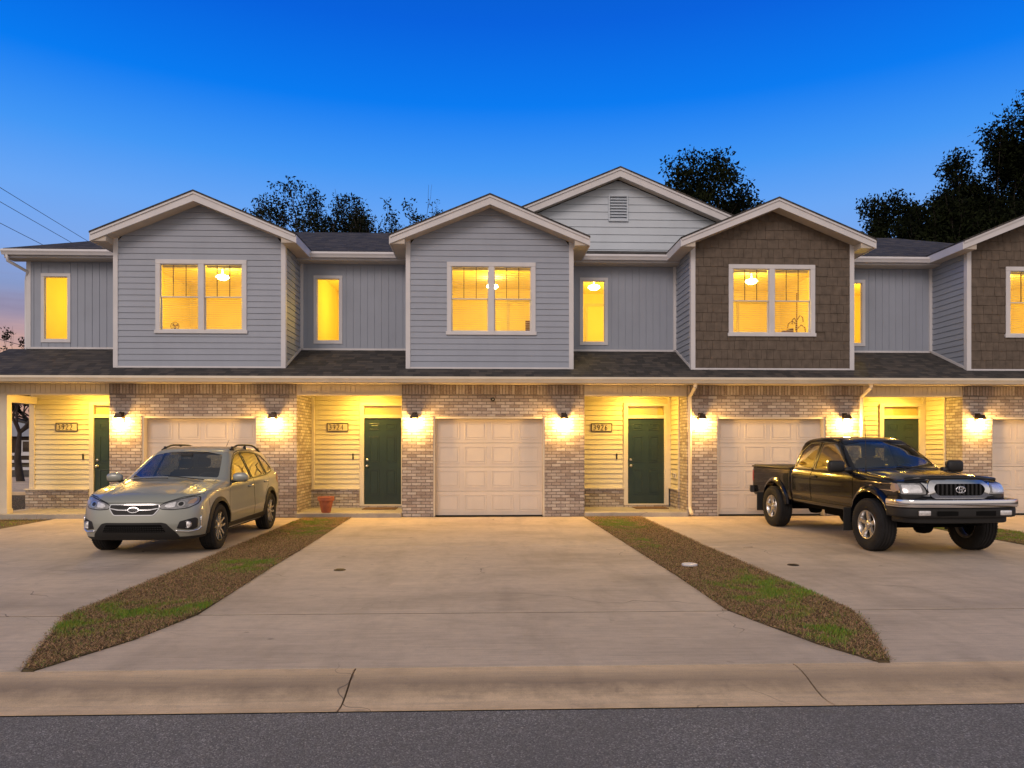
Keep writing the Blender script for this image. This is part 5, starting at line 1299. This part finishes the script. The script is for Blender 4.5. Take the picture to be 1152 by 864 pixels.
    for y in (.36, -.36): 
        q = empty('front_seat', (-.12, 0, .2), parent=V); seat(q, -1.42, y, .5, 'seat_cloth')
    s = MB(); s.tube([(-1.0 + .07 * math.sin(t * PI / 9), .36 + .18 * math.cos(t * PI / 9), 1.10 + .16 * math.sin(t * PI / 9)) for t in range(18)], .014, 6, closed=True); s.tube([(-1.0, .19, 1.1), (-1.0, .53, 1.1)], .014, 6); s.build('steering_wheel', 'black', V, True)
    s = MB(); s.bbox(-1.13, -1.09, -.11, .11, 1.52, 1.585, .012); s.build('rear_view_mirror', 'black', V)
    s = MB(); zt = float(proj(F0, [-.30], [-.70], 'z', 1, .8, 1.8)[0]); s.tube([(-.30, -.70, zt - .01), (-.30, -.70, zt + .05), (-.33, -.70, zt + .85)], [.014, .006, .003], 6); s.build('antenna', 'black', V, True)
    for x in (0, RA):
        for sg in (1, -1): wheel(V, x, sg * .765, .388, .215, .26, sg, 'truck')
    return V
truck = build_pickup()
truck.location = (6.52, -5.20, -.002); truck.rotation_euler = (0, 0, R(-90 + 2.5)); truck.scale = (1.05, 1.0, 1.0)
# ------------------------------------------------------------------ grass strips
GREEN = [(-3.35, -9.0, .55, .45, 1), (-2.95, -8.8, .5, .3, .9), (-3.0, -6.3, .42, .5, .8), (-3.3, -6.1, .3, .3, .6), (-3.5, -9.5, .4, .3, .8), (-3.2, -2.6, .5, .9, .5), (-3.5, -1.1, .5, .7, .6),
         (3.05, -8.1, .55, .55, 1), (2.85, -8.6, .35, .5, .8), (2.85, -9.9, .25, .5, .8), (3.1, -7.4, .3, .5, .5), (2.6, -1.6, .5, 1.1, .65), (2.5, -4.2, .25, 1.2, .5), (2.9, -9.4, .3, .3, .6),
         (8.9, -3, .8, 3, .9), (-9.6, -1.2, .8, 1.2, .7)]
def green_at(x, y):
    g = np.zeros(len(x))
    for cx, cy, sx, sy, w in GREEN: g = np.maximum(g, w * np.exp(-((x - cx) / sx) ** 2 - ((y - cy) / sy) ** 2))
    g = g * (.75 + .8 * np.sin(x * 9.1 + np.sin(y * 7)) * np.sin(y * 8.3 + 2 * np.sin(x * 5)))
    return g
M['blades'] = attr_mat('grass_blades', rough=.8, trans=.2)
def grass(name, poly, count, seed, label=None):
    rng = np.random.default_rng(seed); P = np.array(poly)
    x = rng.uniform(P[:, 0].min(), P[:, 0].max(), count * 4); y = rng.uniform(P[:, 1].min(), P[:, 1].max(), count * 4)
    k = in_poly(x + rng.normal(0, .022, len(x)), y + rng.normal(0, .02, len(y)), poly); x, y = x[k][:count], y[k][:count]; n = len(x)
    g = green_at(x, y) + rng.normal(0, .2, n)
    lying = g < .42
    h = np.where(lying, rng.uniform(.001, .014, n), rng.uniform(.008, .028, n)); ln = np.where(lying, rng.uniform(.015, .05, n), rng.uniform(.006, .03, n))
    a = rng.uniform(0, 2 * PI, n); w = rng.uniform(.0022, .0048, n)
    dx, dy = np.cos(a), np.sin(a); z0 = .011 + .003 * np.sin(x * 3.1) * np.sin(y * 2.3)
    b1 = np.stack([x - dy * w, y + dx * w, z0], 1); b2 = np.stack([x + dy * w, y - dx * w, z0], 1); t = np.stack([x + dx * ln, y + dy * ln, z0 + h + .004], 1)
    v = np.stack([b1, b2, t], 1).reshape(-1, 3)
    me = bpy.data.meshes.new(name); me.vertices.add(3 * n); me.vertices.foreach_set('co', v.ravel())
    me.loops.add(3 * n); me.loops.foreach_set('vertex_index', np.arange(3 * n)); me.polygons.add(n); me.polygons.foreach_set('loop_start', np.arange(n) * 3); me.polygons.foreach_set('loop_total', np.full(n, 3))
    me.update()
    straw = np.stack([rng.uniform(.32, .72, n)] * 3, 1) * np.array([1, .62, .32]); dark = rng.random(n) < .35; straw[dark] *= .22
    green = np.stack([rng.uniform(.10, .34, n), rng.uniform(.20, .42, n), rng.uniform(.02, .07, n)], 1)
    f = np.clip((g - .34) / .3, 0, 1)[:, None]; f = np.where(rng.random((n, 1)) < .10, .7, f); c = straw * (1 - f) + green * f
    ca = me.color_attributes.new('Col', 'FLOAT_COLOR', 'CORNER'); cc = np.ones((3 * n, 4), np.float32); cc[:, :3] = np.repeat(c, 3, 0); ca.data.foreach_set('color', cc.ravel())
    me.materials.append(M['blades']); o = bpy.data.objects.new(name, me); COL.objects.link(o)
    return tag(o, label, 'grass', kind='stuff')
LS = EL_L[:] + EL_R[::-1]; RS = ER_L[:] + ER_R[::-1]
clip = lambda P: [(x, min(y, -.13)) for x, y in P]
soil = MB()
for P in (LS, RS, [(x + 6.2, y) for x, y in RS]):
    slab(soil, [(x + (.008 if i < len(P) / 2 else -.008) * 1, y) for i, (x, y) in enumerate(P)], .008, -.05, .003)
structure('grass_soil', soil, 'ground')
grass('grass', clip(LS), 150000, 1, 'dry brown grass strip with green patches left of the middle driveway')
grass('grass', clip(RS), 150000, 2, 'dry brown grass strip with green patches right of the middle driveway')
grass('grass', clip([(x + 6.2, y) for x, y in RS]), 40000, 3, 'green grass strip behind the pickup at the right edge')
YARD = [(-9.12, -.14), (-9.02, -4.6), (-8.95, -10.6), (-10.4, -10.6), (-14, -10.6), (-14, 14), (-10.9, 14), (-10.8, -.14)]
grass('grass', YARD, 60000, 4, 'patchy lawn at the left end of the row')

# ------------------------------------------------------------------ trees
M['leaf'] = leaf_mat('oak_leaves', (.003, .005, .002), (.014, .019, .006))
M['bark'] = pbr('bark', (.045, .035, .028), .9, var=.3, vs=6, bump=.01, bs=20)
def tree(name, x, y, h, crown_r, seed, label, dense=1.0, trunk=.33, flat=.75, leaf=.16, nleaf=14000, group='trees behind the houses', lean=0.0):
    nleaf = int(nleaf * 2.1); rng = np.random.default_rng(seed); T = tag(empty(name, (x, y, 0)), label, 'tree', group)
    br = MB(); tips = []
    cz = h - crown_r * flat
    def grow(p, d, L, r, lev):
        pts = [p]; k = 4
        for i in range(k):
            d = d + Vector(rng.normal(0, .16 if lev else .06, 3)); d.z += .04 * lev; d.normalize(); pts.append(pts[-1] + d * L / k)
        br.tube(pts, [r * (1 - .45 * i / k) for i in range(k + 1)], 6 if lev < 2 else 4, cap=False)
        if lev >= 3: tips.extend([(q, lev) for q in pts[2:]]); 
        if lev >= 5: return
        nb = int(rng.integers(2, 4)) + (1 if lev < 2 else 0) + (1 if lev == 0 else 0)
        for i in range(nb):
            a = 2 * PI * (i + rng.random() * .7) / nb; sp = rng.uniform(.45, .95) if lev else rng.uniform(.35, 1.1)
            ax = d.orthogonal().normalized(); nd = (d + sp * (Matrix.Rotation(a, 3, d) @ ax)).normalized(); nd.z += .05
            st = pts[-1] if i < 2 or lev == 0 else pts[int(rng.integers(2, k))]
            grow(st, nd, L * rng.uniform(.58, .84), r * .56, lev + 1)
    L0_ = h * trunk
    grow(Vector((0, 0, -.1)), Vector((lean, 0, 1)), L0_, max(.14, h * .024), 0)
    tp = np.array([t[0][:] for t in tips]); 
    # fit the skeleton to the wanted crown: widen and lift
    allv = np.array(br.v); zmax = tp[:, 2].max(); rad = np.percentile(np.hypot(tp[:, 0], tp[:, 1]), 92)
    kz = (h * .97) / zmax; kr = crown_r * .95 / rad
    def fit(a):
        a = a.copy(); t = np.clip((a[:, 2] - L0_ * .5) / (zmax - L0_ * .5), 0, 1)[:, None]; a[:, :2] *= (1 + (kr - 1) * np.minimum(1, t * 2.2)); a[:, 2] *= kz; return a
    br.v = [tuple(q) for q in fit(allv)]; tp = fit(tp)
    br.build('trunk', 'bark', T, True)
    sel = rng.integers(0, len(tp), nleaf) if dense >= 1 else rng.choice(rng.permutation(len(tp))[:int(len(tp) * dense)], nleaf)
    cl = .05 * h * (.9 if dense >= 1 else .55)
    off = rng.normal(0, 1, (nleaf, 3)); off /= np.linalg.norm(off, axis=1)[:, None]; off *= (rng.random(nleaf) ** .45)[:, None] * cl * np.array([1, 1, .6])
    c = tp[sel] + off
    u = rng.normal(0, 1, (nleaf, 3)); u /= np.linalg.norm(u, axis=1)[:, None]; w = np.cross(u, rng.normal(0, 1, (nleaf, 3))); w /= np.linalg.norm(w, axis=1)[:, None]
    s = rng.uniform(.5, 1.2, nleaf)[:, None] * leaf * .62
    v = np.stack([c - u * s, c + w * s * .45, c + u * s, c - w * s * .45], 1).reshape(-1, 3)
    me = bpy.data.meshes.new('crown'); me.vertices.add(4 * nleaf); me.vertices.foreach_set('co', v.ravel()); me.loops.add(4 * nleaf); me.loops.foreach_set('vertex_index', np.arange(4 * nleaf))
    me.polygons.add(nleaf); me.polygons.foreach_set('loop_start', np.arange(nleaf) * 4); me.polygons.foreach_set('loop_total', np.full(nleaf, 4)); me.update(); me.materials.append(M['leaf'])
    o = bpy.data.objects.new('crown', me); COL.objects.link(o); o.parent = T
    return T
tree('oak_tree', -8.5, 21, 14.9, 3.4, 11, 'sparse open oak seen between the first and second gables, left part', .6, nleaf=7000, leaf=.14, flat=.6)
tree('oak_tree', -5.6, 22, 15.6, 3.2, 29, 'taller thin oak with bare limbs just left of the second gable', .4, nleaf=5200, leaf=.14, flat=.6)
tree('bushy_tree', -7.0, 19, 13.7, 3.8, 19, 'low dark tree filling the gap between the first and second gables', .8, nleaf=9000, leaf=.14, flat=.5, trunk=.3)
tree('oak_tree', -3.7, 22, 14.9, 2.5, 5, 'small leafy oak touching the second gable roof', .8, nleaf=5000, leaf=.15, flat=.5)
tree('oak_tree', -11.2, 20, 13.5, 1.9, 31, 'low oak tip showing above the right slope of the first gable', .5, nleaf=3000, leaf=.14)
tree('oak_tree', 11.5, 20, 15.5, 3.6, 41, 'round dense oak behind the pale cross gable', 1.0, nleaf=24000, leaf=.17, flat=.55)
tree('oak_tree', 21.3, 22, 15.3, 2.4, 52, 'medium oak left of the tall oak on the right', 1.0, nleaf=14000, leaf=.17, flat=.6)
tree('oak_tree', 25.2, 21, 16.9, 4.6, 63, 'dense oak filling the sky above the last recess roof', 1.0, nleaf=26000, leaf=.18, flat=.8)
tree('oak_tree', 29.4, 20, 19.6, 5.0, 77, 'tallest oak, dark and dense at the right edge of the view', 1.0, nleaf=30000, leaf=.18, flat=.9)
tree('oak_tree', 27.6, 23, 18.6, 4.4, 83, 'dense oak between the two tall oaks on the right', 1.0, nleaf=26000, leaf=.18, flat=.8)
for i, (x, y, h, r) in enumerate(((17.6, 20, 12.7, 2.2), (20.2, 20, 13.2, 2.4), (22.8, 19, 14.0, 3.0), (25.6, 18, 13.6, 2.8), (28.6, 18, 14.2, 3.0))):
    tree('bushy_tree', x, y, h, r, 90 + i, ['low bushy tree behind the roof just right of the brown gable', 'second low bushy tree behind the last recess roof', 'third low bushy tree behind the last recess roof', 'fourth low bushy tree, under the dense oak', 'fifth low bushy tree, under the tallest oak'][i], 1.0, trunk=.25, nleaf=11000, leaf=.2, flat=.7, group='low trees behind the right roofs')
tree('oak_tree', -19.9, 16, 6.9, 1.9, 101, 'small thin tree on the horizon beyond the left end of the row', .5, nleaf=3500, leaf=.12, group='trees beyond the left end', trunk=.4)
tree('oak_tree', -27.5, 30, 6.6, 2.8, 103, 'dark tree beyond the fence seen through the open corner porch', .75, nleaf=6500, leaf=.14, group='trees beyond the left end', trunk=.3)
tree('oak_tree', -44, 58, 8.4, 5.0, 107, 'far dark tree behind the white fence, through the open porch', .9, nleaf=8000, leaf=.18, group='trees beyond the left end', trunk=.25)

# ------------------------------------------------------------------ across the side street, seen through the corner porch
s = MB(); s.quad((-70, 8, .0), (-11.5, 8, .0), (-11.5, 20.0, .0), (-70, 20.0, .0)); structure('side_street', s, 'kerb')
s = MB(); s.bbox(-70, -11.5, 7.7, 7.99, -.05, .08, .02); structure('side_kerb', s, 'kerb')
F = tag(empty('rail_fence', (-24, 21.8, 0)), 'white three rail fence seen through the open corner porch', 'fence')
for i in range(12):
    s = MB(); s.bbox(-.07, .07, -.07, .07, 0, 1.25, .01); s.prism([(-.09, 1.25), (.09, 1.25), (0, 1.34)], -.09, .09); o = s.build('post', 'trim', F, loc=(-13 + i * 2.1, 0, 0))
for z in (.35, .72, 1.08):
    s = MB(); s.bbox(-13, 10.2, -.03, .03, z - .07, z + .07, .006); s.build('rail', 'trim', F)
B = tag(empty('small_house', (-38.0, 44, 0)), 'dark distant house with a pale gable beyond the white fence', 'house')
s = MB(); s.box(-6, 6, 0, 8, 0, 2.2); s.build('wall', 'metal_dark', B)
s = MB(); s.prism([(-6.4, 2.2), (6.4, 2.2), (0, 3.7)], -.4, 8.4); s.build('roof', 'shingle_x', B)
s = MB(); s.prism([(-5.6, 2.22), (5.6, 2.22), (0, 3.5)], -.43, -.405); s.build('gable_wall', 'siding_grey', B)
for a in (-3.6, 1.2, 3.6):
    s = MB(); frame(s, a - .5, a + .5, .9, 1.9, -.05, .02, .08); w = s.build('window', 'trim', B); s = MB(); s.quad((a - .42, -.01, .98), (a + .42, -.01, .98), (a + .42, -.01, 1.82), (a - .42, -.01, 1.82)); s.build('pane', 'pane', w)
s = MB(); s.box(-1.4, -.5, -.05, 0, 0, 2.1); s.build('door', 'siding_grey', B)
# overhead cables running behind the left end
def cable(a, b, sag, lab, r=.016):
    a, b = Vector(a), Vector(b); s = MB()
    s.tube([a.lerp(b, t / 16) - Vector((0, 0, sag * 4 * (t / 16) * (1 - t / 16))) for t in range(17)], r, 5); tag(s.build('power_cable', 'black'), lab, 'cable', 'overhead cables at the left')
PA, PB = (-24.73, 14.1), (-28.5, 44)
for za, zb, lab in ((15.13, 15.78, 'upper of the thin overhead cables at the top left'), (14.35, 15.07, 'middle of the thin overhead cables at the top left'),
                    (13.16, 14.03, 'third overhead cable from the top at the left'), (7.22, 7.24, 'low cable crossing the small tree at the left horizon')):
    cable((*PA, za), (*PB, zb), .05, lab)
for (px, py), h, lab in ((PA, 15.4, 'wooden utility pole beyond the left edge carrying the cables'), (PB, 16.0, 'far wooden utility pole hidden behind the end townhouse')):
    o = tag(empty('utility_pole', (px, py, 0)), lab, 'utility pole')
    s = MB(); s.tube([(0, 0, -.3), (0, 0, h)], [.17, .11], 12); s.build('pole', 'bark', o, True)
    s = MB(); s.bbox(-.9, .9, -.05, .05, h - .55, h - .43, .008); s.build('crossarm', 'bark', o)

# ------------------------------------------------------------------ world, sun, camera
W = bpy.data.worlds.new('World'); S.world = W; W.use_nodes = True
nt = W.node_tree; nt.nodes.clear(); g = G(nt)
tc = g.n('ShaderNodeTexCoord'); x, y, z = g.sep(tc.outputs['Generated'])[:3]
front = g.ramp(z, [(0, (.50, .27, .20)), (.10, (.74, .44, .33)), (.128, (.60, .37, .36)), (.15, (.36, .31, .44)), (.18, (.25, .33, .60)), (.215, (.24, .41, .83)), (.29, (.15, .40, .95)), (.35, (.055, .32, .96)),
                   (.42, (.0, .205, .92)), (.50, (.0, .125, .76)), (.60, (.0, .09, .52)), (.75, (.09, .13, .21)), (1, (.40, .36, .34))])
# thin lilac cloud banks low in the west
cv = g.comb(g.math('MULTIPLY', x, 1.4), y, g.math('MULTIPLY', z, 13.0)); cn = g.noise(cv, 1.7, 6, .6)
band = g.ramp(z, [(.0, 0), (.10, .8), (.15, 1), (.19, .55), (.23, 0)])
front = g.mix(g.math('MULTIPLY', g.ramp(cn, [(.46, 0), (.62, 1)]), g.math('MULTIPLY', band, .75)), front, (.26, .23, .36))
back = g.ramp(z, [(0, (.74, .62, .54)), (.25, (.82, .72, .68)), (.6, (.70, .63, .60)), (1, (.40, .36, .34))])
f = g.math('MULTIPLY', g.math('ADD', g.math('MULTIPLY', y, -1.0), .05), 2.2, clamp=True)
col = g.mix(f, front, back)
sk = g.n('ShaderNodeTexSky'); sk.sky_type = 'NISHITA'; sk.sun_disc = False; sk.sun_elevation = R(3); sk.sun_rotation = R(205); sk.altitude = 10
sky = g.mix(1.0, g.mix(1.0, sk.outputs[0], (.004, .004, .004), 'MULTIPLY'), col, 'ADD')
bg = g.n('ShaderNodeBackground'); nt.links.new(sky, bg.inputs[0]); bg.inputs[1].default_value = SKY_STRENGTH = .95
ow = g.n('ShaderNodeOutputWorld'); nt.links.new(bg.outputs[0], ow.inputs[0])
sl = bpy.data.lights.new('sun', 'SUN'); sl.energy = 1.0; sl.angle = R(25); sl.color = (1, .82, .74)
so = bpy.data.objects.new('sun', sl); COL.objects.link(so); so.rotation_euler = (R(58), 0, R(-25))

cam = bpy.data.cameras.new('camera'); co = bpy.data.objects.new('camera', cam); COL.objects.link(co); S.camera = co
cam.sensor_width = 36; cam.lens = 820 / 1152 * 36; cam.shift_y = 68 / 1152; cam.clip_end = 2000; cam.clip_start = .05
co.location = (0, -15.88, 1.575); co.rotation_euler = (R(90), 0, R(-2.0))
S.view_settings.view_transform = 'Standard'; S.view_settings.look = 'None'; S.view_settings.exposure = 0; S.view_settings.gamma = 1
S.cycles.use_denoising = True; S.cycles.max_bounces = 6; S.cycles.transparent_max_bounces = 16; S.cycles.sample_clamp_indirect = 4
